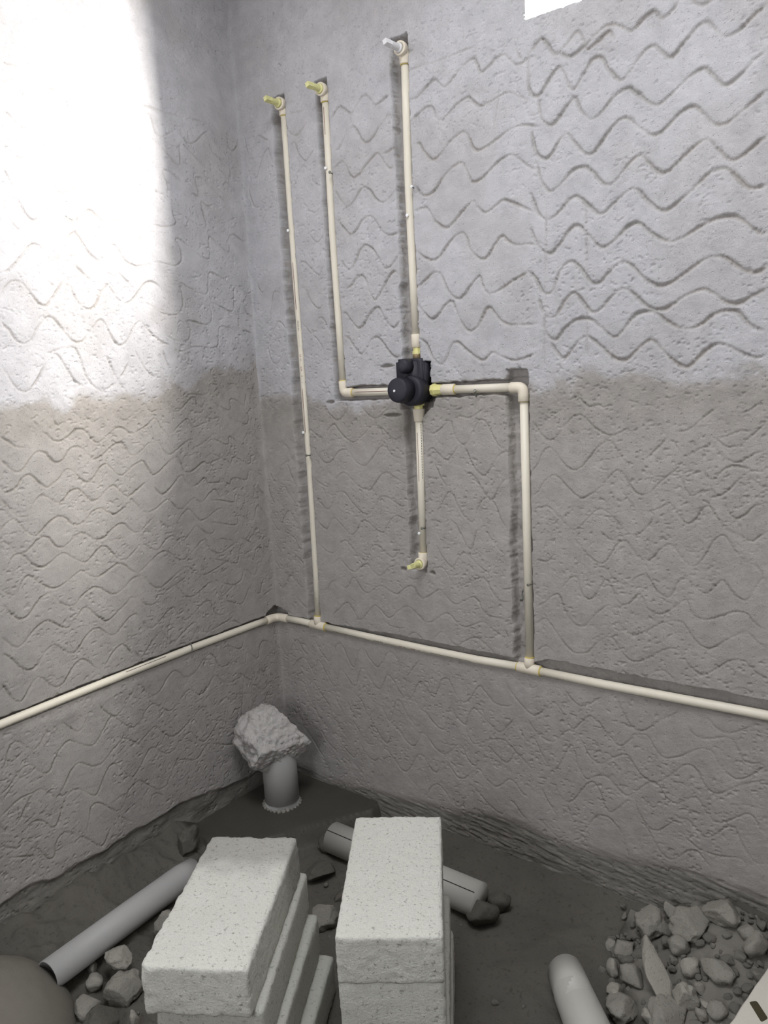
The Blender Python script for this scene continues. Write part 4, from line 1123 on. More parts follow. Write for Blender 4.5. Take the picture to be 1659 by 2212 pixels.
# --- second riser: outlet down to the mixer's left port
t2 = thing('water_pipe', 'ivory pipe from the middle capped outlet down to the black mixer\'s left side', 'pipe')
def pr2(z): return (float(np.interp(z, [1.38, 1.85, 2.2], [0.3615, 0.3560, 0.3597])), YR, z)
r2 = pipe([pr2(1.405), pr2(1.6), pr2(1.85), pr2(2.0), pr2(2.205)], t2)
outlet_elbow((0.3605, YR - 0.002, 2.2345), (0.06, -1, -0.03), (0, 0, -1), t2)
ring((0.360, YR - 0.002, 2.2045), (0, 0, 1), t2, r=0.0122)
plug((0.3625, -0.018, 2.2340), (0.05, -1, -0.05), t2, 'plug', 'yellow square-ended test plug')
elbow((0.3615, YR, 1.3875), (0, 0, 1), (1, 0, 0), t2, ln=0.036)
ring((0.3615, YR, 1.4240), (0, 0, 1), t2, r=0.0122); ring((0.3985, YR, 1.3873), (1, 0, 0), t2)
dl = pipe([(0.385, YR, 1.3873), (0.59, YR, 1.3855)], t2)
stripe_on(dl, (0.413, YR, 1.3871), (0.575, YR, 1.3857), Vector((0.1, -1, 0.12)), 'brownink', 0.0016)
stripe_on(r2, pr2(2.190), pr2(2.117), Vector((0.05, -1, 0)), 'brownink', 0.0018)

# --- third riser: mixer top to the highest outlet
t3 = thing('water_pipe', 'ivory pipe rising from the black mixer to the highest, white-plugged outlet', 'pipe')
def pr3(z): return (float(np.interp(z, [1.4, 1.93, 2.25], [0.6365, 0.6345, 0.6405])), YR, z)
r3 = pipe([pr3(1.53), pr3(1.7), pr3(1.93), pr3(2.1), pr3(2.235)], t3)
outlet_elbow((0.641, YR - 0.002, 2.2615), (0.02, -1, 0.0), (0, 0, -1), t3, ln_down=0.034)
ring((0.6405, YR - 0.002, 2.2275), (0, 0, 1), t3, r=0.0120)
plug((0.6405, -0.018, 2.2615), (-0.01, -1, -0.02), t3, 'plugw', 'white square-ended test plug', ln=0.062)
collar('adapter', pr3(1.5035), (0, 0, 1), 0.036, t3, r=0.0138)
bm = bmesh.new(); lathe_bm(bm, (0.637, YR, 1.484), (0, 0, 1), [(0, 0.0105), (0.001, 0.0128), (0.009, 0.0128), (0.010, 0.0105), (0.020, 0.0108)], seg=8)
o = mesh_obj('union_nut', fix(bm), M['union'], t3, smooth=False); o['label'] = 'yellow octagonal union nut'

# --- short pipe below the mixer to the low spout outlet
t4 = thing('water_pipe', 'short ivory pipe hanging below the black mixer with a yellow plugged spout', 'pipe')
def pr5(z): return (float(np.interp(z, [0.85, 1.35], [0.6270, 0.6345])), YR, z)
r5 = pipe([pr5(0.90), pr5(1.1), pr5(1.31)], t4)
bm = bmesh.new(); b0 = Vector(pr5(1.2985)); lathe_bm(bm, b0, (0.01, 0, 1), [(0, 0.0128), (0.0015, 0.0140), (0.034, 0.0172), (0.036, 0.0160)])
mesh_obj('adapter', fix(bm), M['ivory2'], t4)
bm = bmesh.new(); lathe_bm(bm, pr5(1.334), (0.01, 0, 1), [(0, 0.0120), (0.001, 0.0125), (0.008, 0.0125), (0.009, 0.0172), (0.017, 0.0175), (0.018, 0.0150)], seg=8)
o = mesh_obj('union_nut', fix(bm), M['union'], t4, smooth=False); o['label'] = 'yellow octagonal union nut'
outlet_elbow((0.6275, YR - 0.002, 0.8890), (0.05, -1, 0.03), (0, 0, -1) if False else (0.015, 0, 1), t4)
ring((0.6280, YR, 0.9185), (0, 0, 1), t4, r=0.0116)
plug((0.6288, -0.018, 0.8890), (0.07, -1, 0.07), t4, 'plug', 'yellow square-ended test plug')
for k, (z0, z1, off, mt, ds) in enumerate(((1.268, 1.130, -0.10, 'brownink', 0), (1.292, 1.136, 0.85, 'ink', 0.0075))):
    stripe_on(r5, pr5(z0), pr5(z1), Vector((0.15, -1, 0)), mt, 0.0014, off=off, dash=ds)

# --- black concealed mixer
mx = thing('mixer_valve', 'black shower mixer body with two round caps, set in a wall recess', 'mixer valve')
bm = bmesh.new()
box_bm(bm, (0.583, -0.030, 1.352), (0.668, 0.034, 1.4735))
bmesh.ops.bevel(bm, geom=bm.edges[:], offset=0.008, segments=3, affect='EDGES')
mesh_obj('body', fix(bm), M['black'], mx)
def cap(name, c, prof, seg=40):
    bm = bmesh.new(); lathe_bm(bm, c, (0, -1, 0), prof, seg=seg)
    return mesh_obj(name, fix(bm), M['black'], mx)
cap('cap_base', (0.640, -0.004, 1.386), [(0, 0.036), (0.002, 0.042), (0.034, 0.042), (0.040, 0.039), (0.041, 0.030)])
big = cap('large_cap', (0.628, -0.040, 1.3895), [(0, 0.034), (0.040, 0.0338), (0.044, 0.0325), (0.046, 0.029), (0.0475, 0.0)])
cap('small_cap', (0.629, -0.026, 1.4535), [(0, 0.0205), (0.024, 0.0200), (0.030, 0.0180), (0.0335, 0.0130), (0.035, 0.0)], seg=32)
bm = bmesh.new(); box_bm(bm, (0.664, -0.014, 1.392), (0.6745, 0.02, 1.462)); bmesh.ops.bevel(bm, geom=bm.edges[:], offset=0.003, segments=2, affect='EDGES')
mesh_obj('side_rib', fix(bm), M['black'], mx)
bm = bmesh.new(); lathe_bm(bm, (0.6215, -0.0865, 1.3885), (0, -1, 0), [(0, 0.0034), (0.0022, 0.0034), (0.0028, 0.0028), (0.0028, 0.0012), (0.0015, 0.0010)], seg=16)
o = mesh_obj('screw', fix(bm), M['head'], mx); o['label'] = 'bright screw in the large cap'
for c, a, L, nm in (((0.637, YR, 1.468), (0, 0, 1), 0.020, 'top_port'), ((0.634, YR, 1.345), (0, 0, 1), 0.014, 'bottom_port'), ((0.664, YR - 0.002, 1.385), (1, 0, 0), 0.022, 'right_port')):
    bm = bmesh.new(); lathe_bm(bm, c, a, [(0, 0.0125), (L * 0.8, 0.0125), (L, 0.0115)], seg=20)
    o = mesh_obj(nm, fix(bm), M['brass'], mx); o['label'] = 'dull brass threaded port'
bm = bmesh.new(); lathe_bm(bm, (0.6835, YR - 0.002, 1.385), (1, 0, 0), [(0, 0.012), (0.002, 0.0172), (0.012, 0.0180), (0.014, 0.0150), (0.034, 0.0135), (0.036, 0.0125)], seg=8)
o = mesh_obj('union_nut', fix(bm), M['union'], run, smooth=False); o['label'] = 'yellow octagonal union nut'

# --- nails that hold the pipes
def nail(tip, head, label, bright, hr=0.0042, sr=0.0017):
    """steel nail driven in the wall; head = centre of head, tip = where the shank enters"""
    t = thing('nail', label, 'nail')
    hd, tp = Vector(head), Vector(tip)
    d = (hd - tp).normalized()
    bm = bmesh.new(); tube_bm(bm, [tp - d * 0.012, hd], sr, seg=10)
    mesh_obj('shank', fix(bm), M['steel'], t)
    bm = bmesh.new(); lathe_bm(bm, hd - d * 0.0008, d, [(0, hr * 0.8), (0.0006, hr), (0.0016, hr), (0.0021, hr * 0.8)], seg=14)
    o = mesh_obj('head', fix(bm), M['head' if bright else 'steel'], t)
    if bright: o['label'] = 'bright flat nail head'
    return t
dv = Vector((1.891, -1.783, 0))
nail((0.3440, 0.016, 2.026), (0.3570, -0.010, 2.0262), 'nail with shiny head left of the second riser near its top', True)
nail((0.3740, 0.000, 2.0085), (0.3810, -0.020, 2.0087), 'dark nail bent over the right edge of the second riser', False)
nail((0.6540, 0.000, 1.9190), (0.6600, -0.018, 1.9193), 'nail over the right edge of the tallest riser, upper one', True, hr=0.0034)
nail((0.6210, 0.016, 1.8510), (0.6358, -0.010, 1.8515), 'nail with shiny head left of the tallest riser', True)
nail((0.1760, 0.016, 1.8800), (0.1915, -0.010, 1.8805), 'nail with shiny head left of the leftmost riser, upper one', True)
nail((0.1800, 0.016, 1.2690), (0.1957, -0.010, 1.2693), 'nail with shiny head left of the leftmost riser, lower one', True)
nail((0.2110, 0.000, 1.1960), (0.2130, -0.020, 1.1979), 'dark nail over the right edge of the leftmost riser', False)
nail((0.6410, 0.000, 0.9930), (0.6445, -0.020, 0.9962), 'dark nail over the short pipe under the mixer', False)
nail((0.6120, 0.016, 0.9780), (0.6268, -0.010, 0.9783), 'nail with shiny head left of the short pipe under the mixer', True)
nail((0.8260, 0.000, 1.3640), (0.8330, -0.018, 1.3790), 'grey nail slanting up across the pipe right of the mixer', False, sr=0.0022)
nail((0.9790, 0.000, 0.8680), (0.9768, -0.020, 0.8700), 'grey nail over the right edge of the rightmost riser', False)
nail((0.9400, 0.016, 0.8330), (0.9520, -0.012, 0.8245), 'bent grey nail left of the rightmost riser', False, hr=0.0048)
nail((0.0015, -0.371, 0.6485), (0.018, -0.3790, 0.6300), 'grey nail bent over the pipe on the left wall', False, hr=0.0030, sr=0.0022)
# ------------------------------------------------------------------ drain pipes
def drain(name, label, pts, r, mat, wall=0.003, shear0=0.0, cap1=True, taper=None):
    """open-mouthed plastic pipe with wall thickness at its first end"""
    pts = [Vector(p) for p in pts]
    bm = bmesh.new()
    seg = 36
    d0 = (pts[0] - pts[1]).normalized()
    inner = pts[0] - d0 * 0.10
    allp = [inner, pts[0]] ; allr = [r - wall, r - wall]
    x, y = frame_of(pts[1] - pts[0])
    rings = []
    n = len(pts)
    def mk(c, rad, k, sh):
        t = (pts[min(k + 1, n - 1)] - pts[max(k - 1, 0)]).normalized()
        xx, yy = frame_of(t)
        out = []
        for q in range(seg):
            v = xx * math.cos(2 * math.pi * q / seg) + yy * math.sin(2 * math.pi * q / seg)
            out.append(bm.verts.new(c + v * rad + t * (-sh * v.z)))
        return out
    rings.append(mk(inner, r - wall, 0, 0))
    rings.append(mk(pts[0], r - wall, 0, shear0))
    for k, pnt in enumerate(pts):
        rings.append(mk(pnt, r if taper is None else taper[k], k, shear0 if k == 0 else 0))
    for a, b in zip(rings, rings[1:]):
        for q in range(seg): bm.faces.new((a[q], a[(q + 1) % seg], b[(q + 1) % seg], b[q]))
    bm.faces.new(rings[0]); bm.faces.new(rings[-1])
    o = mesh_obj(name, fix(bm), M[mat])
    return tag(o, label, 'pipe')

def lump_mesh(bm, c, size, seed, sub=3, rough=0.28, cuts=4, flat=0.0, squash=(1, 1, 1), rot=None, jag=0.05):
    """irregular broken lump of mortar: noise-swollen sphere with broken faces"""
    rs = random.Random(seed)
    g = bmesh.ops.create_icosphere(bm, subdivisions=sub, radius=1.0)
    planes = []
    for _ in range(cuts):
        n = Vector((rs.uniform(-1, 1), rs.uniform(-1, 1), rs.uniform(-0.7, 1))).normalized()
        planes.append((n, rs.uniform(0.50, 0.78)))
    off = Vector((rs.uniform(-50, 50), rs.uniform(-50, 50), rs.uniform(-50, 50)))
    R = rot or Matrix.Rotation(rs.uniform(0, 6.28), 3, Vector((rs.uniform(-.4, .4), rs.uniform(-.4, .4), 1)).normalized())
    for v in g['verts']:
        d = v.co.normalized()
        k = 1.0 + rough * (noise.noise(d * 1.3 + off) * 1.1 + noise.noise(d * 3.1 + off) * 0.55)
        q = d * k
        for n, h in planes:
            e = q.dot(n) - h
            if e > 0: q -= n * e * 0.92
        q += d * jag * (noise.noise(q * 6.0 + off) + 0.6 * noise.noise(q * 13.0 + off))
        q = Vector((q.x * squash[0], q.y * squash[1], q.z * squash[2]))
        v.co = Vector(c) + (R @ q) * size
    return bm

def lump(name, label, cat, c, size, seed, mat='rubble', sub=3, group=None, **kw):
    bm = bmesh.new(); lump_mesh(bm, (0, 0, 0), size, seed, sub, **kw)
    zmin = min(v.co.z for v in bm.verts)
    o = mesh_obj(name, bm, M[mat], smooth=(sub > 2))
    o.location = (c[0], c[1], c[2] - zmin * 0.78)
    return tag(o, label, cat, group)

# vertical drain stub in the corner, mouth stuffed with a mortar lump
bm = bmesh.new()
lathe_bm(bm, (0.138, -0.172, 0.03), (0, 0, 1), [(0, 0.0565), (0.235, 0.0565), (0.236, 0.0555), (0.236, 0.0535), (0.15, 0.0535)], seg=40)
stub = mesh_obj('drain_stub', fix(bm), M['pvc'])
tag(stub, 'grey vertical drain pipe stub rising from the mortar pad in the corner', 'pipe')
bm = bmesh.new()
rs = random.Random(4)
for k in range(26):
    a = 2 * math.pi * k / 26
    lump_mesh(bm, (0.138 + 0.0595 * math.cos(a), -0.172 + 0.0595 * math.sin(a), 0.062), rs.uniform(0.004, 0.008), 900 + k, 2, cuts=2)
o = mesh_obj('mortar_collar', bm, M['rubble'], stub)
o['kind'] = 'stuff'
bm = bmesh.new()
lump_mesh(bm, (0, 0, 0), 1.0, 15, 6, rough=0.20, cuts=5, jag=0.03, rot=Matrix.Rotation(0.5, 3, 'Z'))
rs = random.Random(9); off = Vector((3.1, 7.7, 1.9))
for v in bm.verts:
    d = v.co.normalized()
    t = noise.noise(v.co * 5 + off) * 0.05 + noise.noise(v.co * 11 + off) * 0.035 + noise.noise(v.co * 24 + off) * 0.018
    v.co += d * t
    v.co = Vector((v.co.x * 0.134, v.co.y * 0.112, v.co.z * 0.108 * (1.0 if v.co.z > 0 else 0.9)))
lp = mesh_obj('mortar_lump', bm, M['lump'])
lp.location = LUMP_LOC
tag(lp, 'big rough grey mortar lump sitting on the vertical drain stub', 'mortar lump')

drain('floor_pipe', 'long grey drain pipe lying along the left wall behind the left block stack',
      [(0.2185, -1.035, 0.068), (0.198, -0.80, 0.067), (0.184, -0.62, 0.066), (0.180, -0.575, 0.060)], 0.0375, 'pvc')
pb = drain('floor_pipe', 'thick grey split drain pipe half hidden behind the right block stack',
      [PB0, (0.5 * (PB0[0] + PB1[0]), 0.5 * (PB0[1] + PB1[1]), 0.5 * (PB0[2] + PB1[2])), PB1], 0.046, 'pvcw')
# long slit along the pipe: thin dark recess strip
sl = stripe_on(pb, PB0, PB1, Vector((0.1, -0.55, 0.83)), 'ink', 0.0026, r=0.0463, name='slit')
sl['label'] = 'dark slit along the pipe'
for nm, c, s, sd in (('mortar_lump', (PB1[0] + 0.015, PB1[1] - 0.02, 0.0), 0.040, 61), ('mortar_lump', (PB0[0] - 0.015, PB0[1], 0.0), 0.040, 62), ('mortar_lump', (PB1[0] + 0.03, PB1[1] + 0.05, 0.0), 0.030, 63)):
    o = lump(nm, {61: 'dark mortar lump at the near right end of the split drain pipe', 62: 'dark mortar lump at the far left end of the split drain pipe', 63: 'dark mortar crumb between the split drain pipe and the wall'}[sd], 'mortar lump', c, s, sd, 'ground', 3)
drain('floor_pipe', 'pale drain pipe at the bottom edge between right block stack and rubble heap',
      [(1.212, -0.330, 0.050), (1.225, -0.345, 0.051), (1.25, -0.375, 0.052), (1.32, -0.452, 0.053), (1.45, -0.595, 0.055)], 0.046, 'pvcw', shear0=0.010,
      taper=[0.030, 0.038, 0.044, 0.047, 0.047])

# ------------------------------------------------------------------ cement blocks
def block_mesh(name, seed, chip=1.0, L=0.402, Wd=0.203, Hh=0.100, res=0.0055):
    """solid cement block with crumbled arrises; Y is the long side, origin at the base centre"""
    rs = random.Random(seed)
    nx, ny, nz = int(Wd / res), int(L / res), int(Hh / res)
    bm = bmesh.new()
    bmesh.ops.create_cube(bm, size=1.0)
    def cutaxis(ax, n):
        for k in range(1, n):
            co = [0, 0, 0]; co[ax] = -0.5 + k / n; no = [0, 0, 0]; no[ax] = 1
            bmesh.ops.bisect_plane(bm, geom=bm.verts[:] + bm.edges[:] + bm.faces[:], plane_co=co, plane_no=no)
    cutaxis(0, nx); cutaxis(1, ny); cutaxis(2, nz)
    off = Vector((rs.uniform(-90, 90), rs.uniform(-90, 90), rs.uniform(-90, 90)))
    hw, hl, hh = Wd / 2, L / 2, Hh / 2
    for v in bm.verts:
        p = Vector((v.co.x * Wd, v.co.y * L, v.co.z * Hh))
        q = p * 60 + off
        # distance to each pair of faces -> edge rounding with a crumbling radius
        r = 0.0030 + 0.0085 * chip * max(0, noise.noise(p * 28 + off) + 0.15) + 0.010 * chip * max(0, noise.noise(p * 85 + off))
        c = Vector((max(-hw + r, min(hw - r, p.x)), max(-hl + r, min(hl - r, p.y)), max(-hh + r, min(hh - r, p.z))))
        d = p - c
        n = d.normalized() if d.length > 1e-9 else Vector((0, 0, 1))
        s = c + n * r if d.length > 1e-9 else p
        s += n * (0.0014 * noise.noise(q) + 0.0010 * noise.noise(q * 2.3) - 0.0050 * max(0, noise.noise(p * 120 + off) - 0.30))
        s.x += 0.0016 * noise.noise(p * 7 + off); s.z += 0.0016 * noise.noise(p * 6 + off * 1.3)
        v.co = Vector((s.x, s.y, s.z + hh))
    me = bpy.data.meshes.new(name)
    bm.to_mesh(me); bm.free()
    for f in me.polygons: f.use_smooth = True
    return me

def block(label, me, mat, loc, ang, group):
    o = bpy.data.objects.new('cement_block', me.copy() if False else me)
    link(o); o.location = loc; o.rotation_euler = (0, 0, ang)
    o.material_slots[0].link = 'OBJECT' if o.material_slots else 'DATA'
    o.material_slots[0].material = M[mat]
    return tag(o, label, 'block', group)

bA = block_mesh('block_a', 1, 1.35); bB = block_mesh('block_b', 2, 0.6)
bC = block_mesh('block_c', 3, 0.9, res=0.010); bD = block_mesh('block_d', 4, 0.8, res=0.010)
for me in (bA, bB, bC, bD): me.materials.append(M['block'])
angL = math.atan2(0.346, -0.209) - math.pi / 2
angR = math.atan2(0.328, -0.2205) - math.pi / 2
def off2(c, ang, side, fore):
    return (c[0] + math.cos(ang) * side - math.sin(ang) * fore, c[1] + math.sin(ang) * side + math.cos(ang) * fore)
cL, cR = (0.7295, -0.8870), (0.9670, -0.6350)
g1, g2 = 'cement blocks of the left stack', 'cement blocks of the right stack'
for k, (me, mt, sd, fo, da, lb) in enumerate((
        (bA, 'block_far_dark', 0.0, 0.0, 0.0, 'topmost cement block of the left stack with crumbled edges and a darker far third'),
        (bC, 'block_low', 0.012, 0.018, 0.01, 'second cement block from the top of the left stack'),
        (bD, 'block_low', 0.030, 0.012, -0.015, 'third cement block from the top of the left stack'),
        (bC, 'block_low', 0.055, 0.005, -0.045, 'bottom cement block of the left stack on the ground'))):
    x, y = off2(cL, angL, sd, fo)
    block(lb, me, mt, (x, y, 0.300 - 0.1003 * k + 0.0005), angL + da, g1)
for k, (me, mt, sd, fo, da, lb) in enumerate((
        (bB, 'block', 0.0, 0.0, 0.0, 'topmost pale cement block of the right stack'),
        (bD, 'block', -0.001, 0.003, 0.006, 'second cement block from the top of the right stack'),
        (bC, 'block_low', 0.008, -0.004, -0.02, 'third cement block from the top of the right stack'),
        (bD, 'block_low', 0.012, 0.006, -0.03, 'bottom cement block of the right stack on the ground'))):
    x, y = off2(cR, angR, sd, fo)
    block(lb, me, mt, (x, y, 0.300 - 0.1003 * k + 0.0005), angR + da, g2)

# ------------------------------------------------------------------ mortar mound, board
bm = bmesh.new()
nr, ns = 26, 60
prev = None
cen = bm.verts.new((0.185, -1.170, 0.138))
rings = []
for i in range(1, nr + 1):
    t = i / nr
    ringv = []
    for k in range(ns):
        a = 2 * math.pi * k / ns
        x = 0.185 + 0.225 * t * math.cos(a); y = -1.170 + 0.185 * t * math.sin(a)
        z = 0.138 * (1 - t ** 3.2) ** 0.8 - 0.02 * t if t < 1 else -0.03
        x += 0.008 * noise.noise(Vector((x * 9, y * 9, 1))) ; z += 0.010 * noise.noise(Vector((x * 8, y * 8, 4))) + 0.003 * noise.noise(Vector((x * 40, y * 40, 4)))
        ringv.append(bm.verts.new((max(x, 0.004), y, z)))
    rings.append(ringv)
for k in range(ns): bm.faces.new((cen, rings[0][k], rings[0][(k + 1) % ns]))
for a, b in zip(rings, rings[1:]):
    for k in range(ns): bm.faces.new((a[k], b[k], b[(k + 1) % ns], a[(k + 1) % ns]))
o = mesh_obj('mortar_mound', fix(bm), M['mound'])
tag(o, 'smooth brownish mortar mound at the bottom left by the floor pipe end', 'mortar mound')

bd = thing('board', 'off-white board with a dark slot at the bottom right edge', 'board')
PA, PB, PC = Vector(PAN[0]), Vector(PAN[1]), Vector(PAN[2])
ex = (PB - PA).normalized(); nz_ = Vector((0, 0, 1)); ey = nz_.cross(ex).normalized()
if ey.dot(PC - PA) < 0: ey = -ey
def pn(u, v, w=0.0): return PA + ex * u + ey * v + nz_ * w
bm = bmesh.new()
us_ = [-0.12 + 0.02 * k for k in range(26)]
top = []; bot = []
for u in us_:
    j = 0.0022 * noise.noise(Vector((u * 22, 3, 0))) + 0.001 * noise.noise(Vector((u * 60, 5, 0)))
    top.append([bm.verts.new(pn(u, j + v, -0.0015 if v == 0 else 0.0)) for v in (0.0, 0.003, 0.12, 0.26)])
    bot.append([bm.verts.new(pn(u, j + v, -0.018)) for v in (0.0, 0.003, 0.12, 0.26)])
for A, B_ in zip(top, top[1:]):
    for k in range(3): bm.faces.new((A[k], A[k + 1], B_[k + 1], B_[k]))
for A, B_ in zip(bot, bot[1:]):
    for k in range(3): bm.faces.new((A[k], B_[k], B_[k + 1], A[k + 1]))
for k in range(len(us_) - 1):
    bm.faces.new((top[k][0], top[k + 1][0], bot[k + 1][0], bot[k][0]))
    bm.faces.new((top[k][3], bot[k][3], bot[k + 1][3], top[k + 1][3]))
for A, B_ in ((top[0], bot[0]), (top[-1], bot[-1])):
    for k in range(3): bm.faces.new((A[k], B_[k], B_[k + 1], A[k + 1]))
mesh_obj('sheet', fix(bm), M['panel'], bd)
bm = bmesh.new()
sv = [Vector(q) for q in SLOT]
c_ = sum(sv, Vector()) / 4
pts = []
for k in range(4):
    a, b, c2 = sv[k - 1], sv[k], sv[(k + 1) % 4]
    for t in (0.0, 0.5, 1.0):
        p0 = b + (a - b).normalized() * 0.0035; p1 = b + (c2 - b).normalized() * 0.0035
        pts.append((p0 * (1 - t) ** 2 + b * 2 * t * (1 - t) + p1 * t ** 2))
up = [bm.verts.new(Vector((q.x, q.y, PA.z + 0.0006))) for q in pts]
dnv = [bm.verts.new(Vector((q.x, q.y, PA.z - 0.004))) for q in pts]
bm.faces.new(up)
for k in range(len(pts)): bm.faces.new((up[k], dnv[k], dnv[(k + 1) % len(pts)], up[(k + 1) % len(pts)]))
o = mesh_obj('slot', fix(bm), M['olive'], bd, smooth=False); o['label'] = 'dark olive slot'

# ------------------------------------------------------------------ rubble
BIG = [  # x, y, size, seed, squash, material, label
 (1.330, -0.096, 0.040, 101, (1, .95, .95), 'rubble', 'round rough mortar lump at the upper left of the rubble heap'),
 (1.485, -0.070, 0.043, 102, (1.1, .9, .55), 'rubble', 'flat-faced mortar slab at the top of the rubble heap'),
 (1.362, -0.045, 0.022, 103, (.9, .9, 1.3), 'rubble', 'small knobbly mortar lump poking up at the heap\'s top left'),
 (1.426, -0.118, 0.043, 104, (1.1, 1, .8), 'rubble', 'broad crumbly mortar lump in the upper middle of the rubble heap'),
 (1.459, -0.276, 0.034, 106, (1, .85, .75), 'rubble2', 'smooth-topped blocky stone right of the long pointed slab'),
 (1.290, -0.240, 0.020, 107, (.8, 1, 1.2), 'rubble2', 'small pointed chip on the left edge of the rubble heap'),
 (1.340, -0.246, 0.026, 108, (1, 1.3, .8), 'rubble', 'rounded grey stone tucked behind the long pointed slab'),
 (1.316, -0.290, 0.032, 109, (1.2, .55, .45), 'rubble2', 'thin pale curved flake left of the long pointed slab'),
 (1.349, -0.330, 0.044, 110, (1.15, .8, .6), 'rubble', 'wide pitted mortar lump at the lower left of the rubble heap'),
 (1.442, -0.328, 0.042, 111, (1.2, .9, .65), 'rubble', 'wide flat-topped lump on the frame\'s bottom edge in the heap'),
 (1.526, -0.272, 0.022, 112, (1, 1, .8), 'rubble', 'roundish pebble-like lump near the off-white board'),
 (1.451, -0.204, 0.023, 113, (1, .9, .9), 'rubble2', 'pale angular chip above the smooth-topped blocky stone'),
 (1.508, -0.202, 0.030, 114, (1.2, .8, .7), 'rubble', 'ragged mortar lump in the middle right of the rubble heap'),
 (1.290, -0.168, 0.024, 115, (1, 1, .9), 'rubble', 'grey lump on the left slope beside the round rough lump'),
 (1.252, -0.158, 0.015, 116, (1, 1, .9), 'rubble', 'small outlying lump at the heap\'s far left foot'),
 (1.415, -0.161, 0.026, 117, (1, 1, .8), 'rubble', 'crumbly lump just above the long pointed slab'),
 (1.504, -0.264, 0.014, 118, (1.3, .8, .6), 'rubble2', 'small pale flat pebble right of the smooth-topped blocky stone'),
 (1.480, -0.242, 0.014, 119, (1, 1, .8), 'rubble', 'small brown pebble behind the smooth-topped blocky stone'),
 (1.545, -0.096, 0.023, 120, (1, .9, .9), 'rubble', 'lump at the upper right of the heap against the wall'),
 (1.562, -0.117, 0.030, 121, (1, 1, .8), 'rubble', 'crumbly lump at the right frame edge above the off-white board'),
 (1.404, -0.332, 0.022, 122, (1, 1, .7), 'rubble2', 'pale chip between the two wide lumps at the bottom edge'),
 (1.502, -0.288, 0.017, 123, (1, .8, .8), 'rubble', 'rounded pebble just below the small pale flat pebble'),
]
for x, y, s, sd, sq, mt, lb in BIG:
    lump('rubble_stone', lb, 'stone', (x, y, float(floor_h(x, y)) - 0.004), s, sd, mt, 4 if s > 0.03 else 3, 'named stones of the rubble heap', squash=sq)
# long pointed slab
bm = bmesh.new()
lump_mesh(bm, (0, 0, 0), 1.0, 205, 4, rough=0.12, cuts=2, rot=Matrix.Identity(3), jag=0.04)
for v in bm.verts:
    t = (v.co.x + 1) / 2
    wdt = 0.30 + 0.70 * min(1, max(0, t) * 1.5)
    v.co = Vector((v.co.x * 0.078, v.co.y * 0.036 * wdt, v.co.z * 0.019))
sb = mesh_obj('rubble_stone', bm, M['rubble2'])
sb.location = (1.388, -0.243, 0.088); sb.rotation_euler = (math.radians(-28), math.radians(14), math.radians(-52))
tag(sb, 'long pointed mortar slab leaning on the front of the rubble heap', 'stone', 'named stones of the rubble heap')
LEFT = [
 (0.222, -0.928, 0.017, 131, (1, .8, 1), 'rubble', 'small upright chip beside the floor pipe, left of the left stack'),
 (0.262, -0.945, 0.022, 132, (1, .9, .9), 'rubble2', 'broken mortar chip between floor pipe end and mound'),
 (0.290, -0.893, 0.036, 133, (1.1, .75, .65), 'rubble2', 'pale jagged mortar chunk lying on a blocky piece left of the left stack'),
 (0.352, -0.926, 0.044, 134, (1.1, .9, .75), 'rubble', 'blocky mortar piece touching the left stack'),
 (0.330, -1.005, 0.036, 135, (1, 1, .7), 'rubble', 'dark clod in front of the mortar mound'),
 (0.262, -0.735, 0.032, 136, (.9, 1, 1), 'rubble', 'grey lump half hidden behind the left stack beside the floor pipe'),
 (0.590, -0.470, 0.042, 137, (1, .9, .9), 'rubble', 'brownish stone on the ground between the two block stacks'),
 (0.440, -0.330, 0.040, 138, (1.1, 1, .6), 'ground', 'low mud clod behind the left stack'),
 (0.085, -0.519, 0.036, 139, (1, 1.3, .9), 'ground', 'mud clod near the left wall behind the floor pipe'),
 (0.453, -0.965, 0.016, 140, (.7, .7, 1.6), 'rubble2', 'pale chip standing against the left stack\'s lower front'),
 (0.560, -0.360, 0.030, 141, (1.2, 1, .5), 'ground', 'flat dark clod between the stacks near the split pipe'),
 (0.405, -1.010, 0.040, 142, (1.2, 1, .6), 'ground', 'earthy clod at the bottom edge left of the left stack'),
]
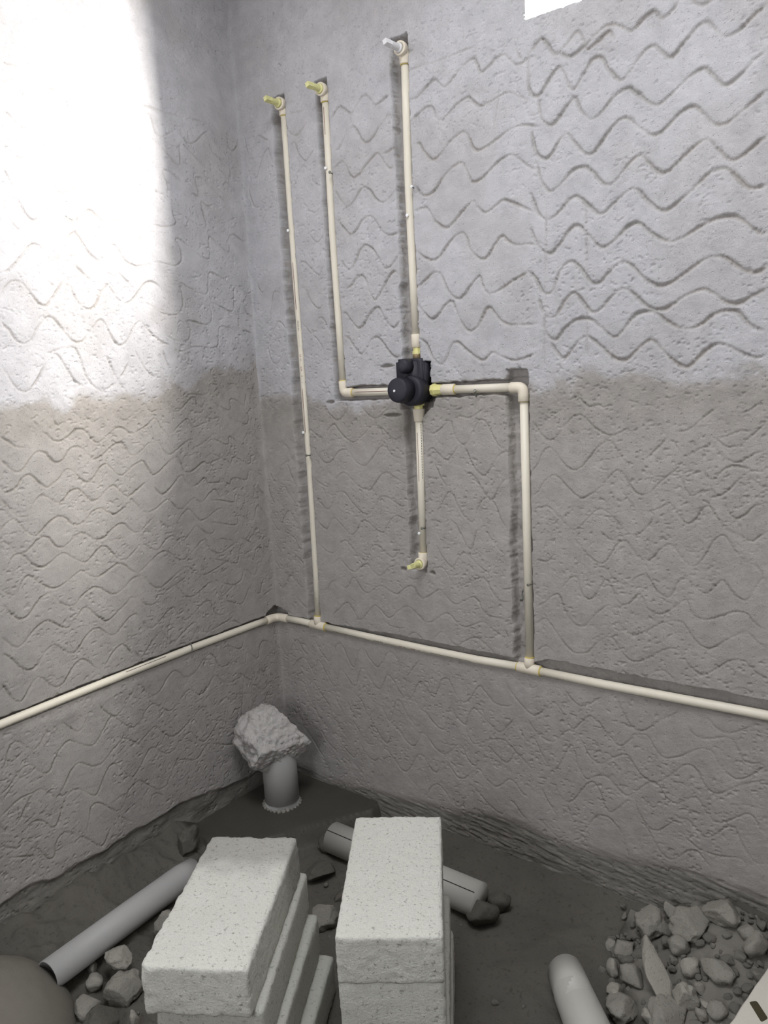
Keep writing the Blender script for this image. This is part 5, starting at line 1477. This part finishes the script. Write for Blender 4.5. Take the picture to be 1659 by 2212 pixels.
for x, y, s, sd, sq, mt, lb in LEFT:
    z = float(floor_h(x, y))
    if sd == 133: z += 0.040
    lump('stone', lb, 'stone', (x, y, z - 0.004), s, sd, mt, 4 if s > 0.03 else 3, None, squash=sq)
# the many alike crumbs of the heap: a few shapes, copied one by one
protos = []
for k in range(9):
    bm = bmesh.new(); lump_mesh(bm, (0, 0, 0), 1.0, 300 + k, 2, rough=0.22, cuts=5, squash=(1, 0.85, 0.75), jag=0.06)
    me = bpy.data.meshes.new('crumb'); bm.to_mesh(me); bm.free(); me.materials.append(M['rubble' if k % 3 else 'rubble2'])
    protos.append(me)
rs = random.Random(77)
placed = [(a[0], a[1], a[2]) for a in BIG] + [(1.388, -0.243, 0.05)]
cnt = 0
tries = 0
while cnt < 210 and tries < 9000:
    tries += 1
    x = rs.uniform(1.23, 1.64); y = rs.uniform(-0.46, -0.02)
    if float(floor_h(x, y)) < 0.012 + 0.02 * rs.random(): continue
    s = 0.006 + 0.013 * rs.random() ** 2.2
    if any((x - a) ** 2 + (y - b) ** 2 < (0.62 * c + 0.5 * s) ** 2 for a, b, c in placed): continue
    placed.append((x, y, s)); cnt += 1
    o = bpy.data.objects.new('rubble_crumb', protos[rs.randrange(9)])
    link(o); o.location = (x, y, float(floor_h(x, y)) + s * 0.35); o.scale = (s, s, s)
    o.rotation_euler = (rs.uniform(-.6, .6), rs.uniform(-.6, .6), rs.uniform(0, 6.28))
    tag(o, 'small mortar crumb of the rubble heap by the right wall', 'stone', 'small crumbs of the rubble heap')
# loose crumbs scattered on the rest of the ground
for k in range(60):
    x = rs.uniform(0.30, 1.25); y = rs.uniform(-1.15, -0.12); s = 0.003 + 0.007 * rs.random() ** 2
    o = bpy.data.objects.new('ground_crumb', protos[rs.randrange(9)])
    link(o); o.location = (x, y, float(floor_h(x, y)) + s * 0.3); o.scale = (s, s, s); o.rotation_euler = (rs.uniform(-.6, .6), 0, rs.uniform(0, 6.28))
    tag(o, 'tiny loose crumb scattered on the ground around the block stacks', 'stone', 'loose crumbs on the ground')
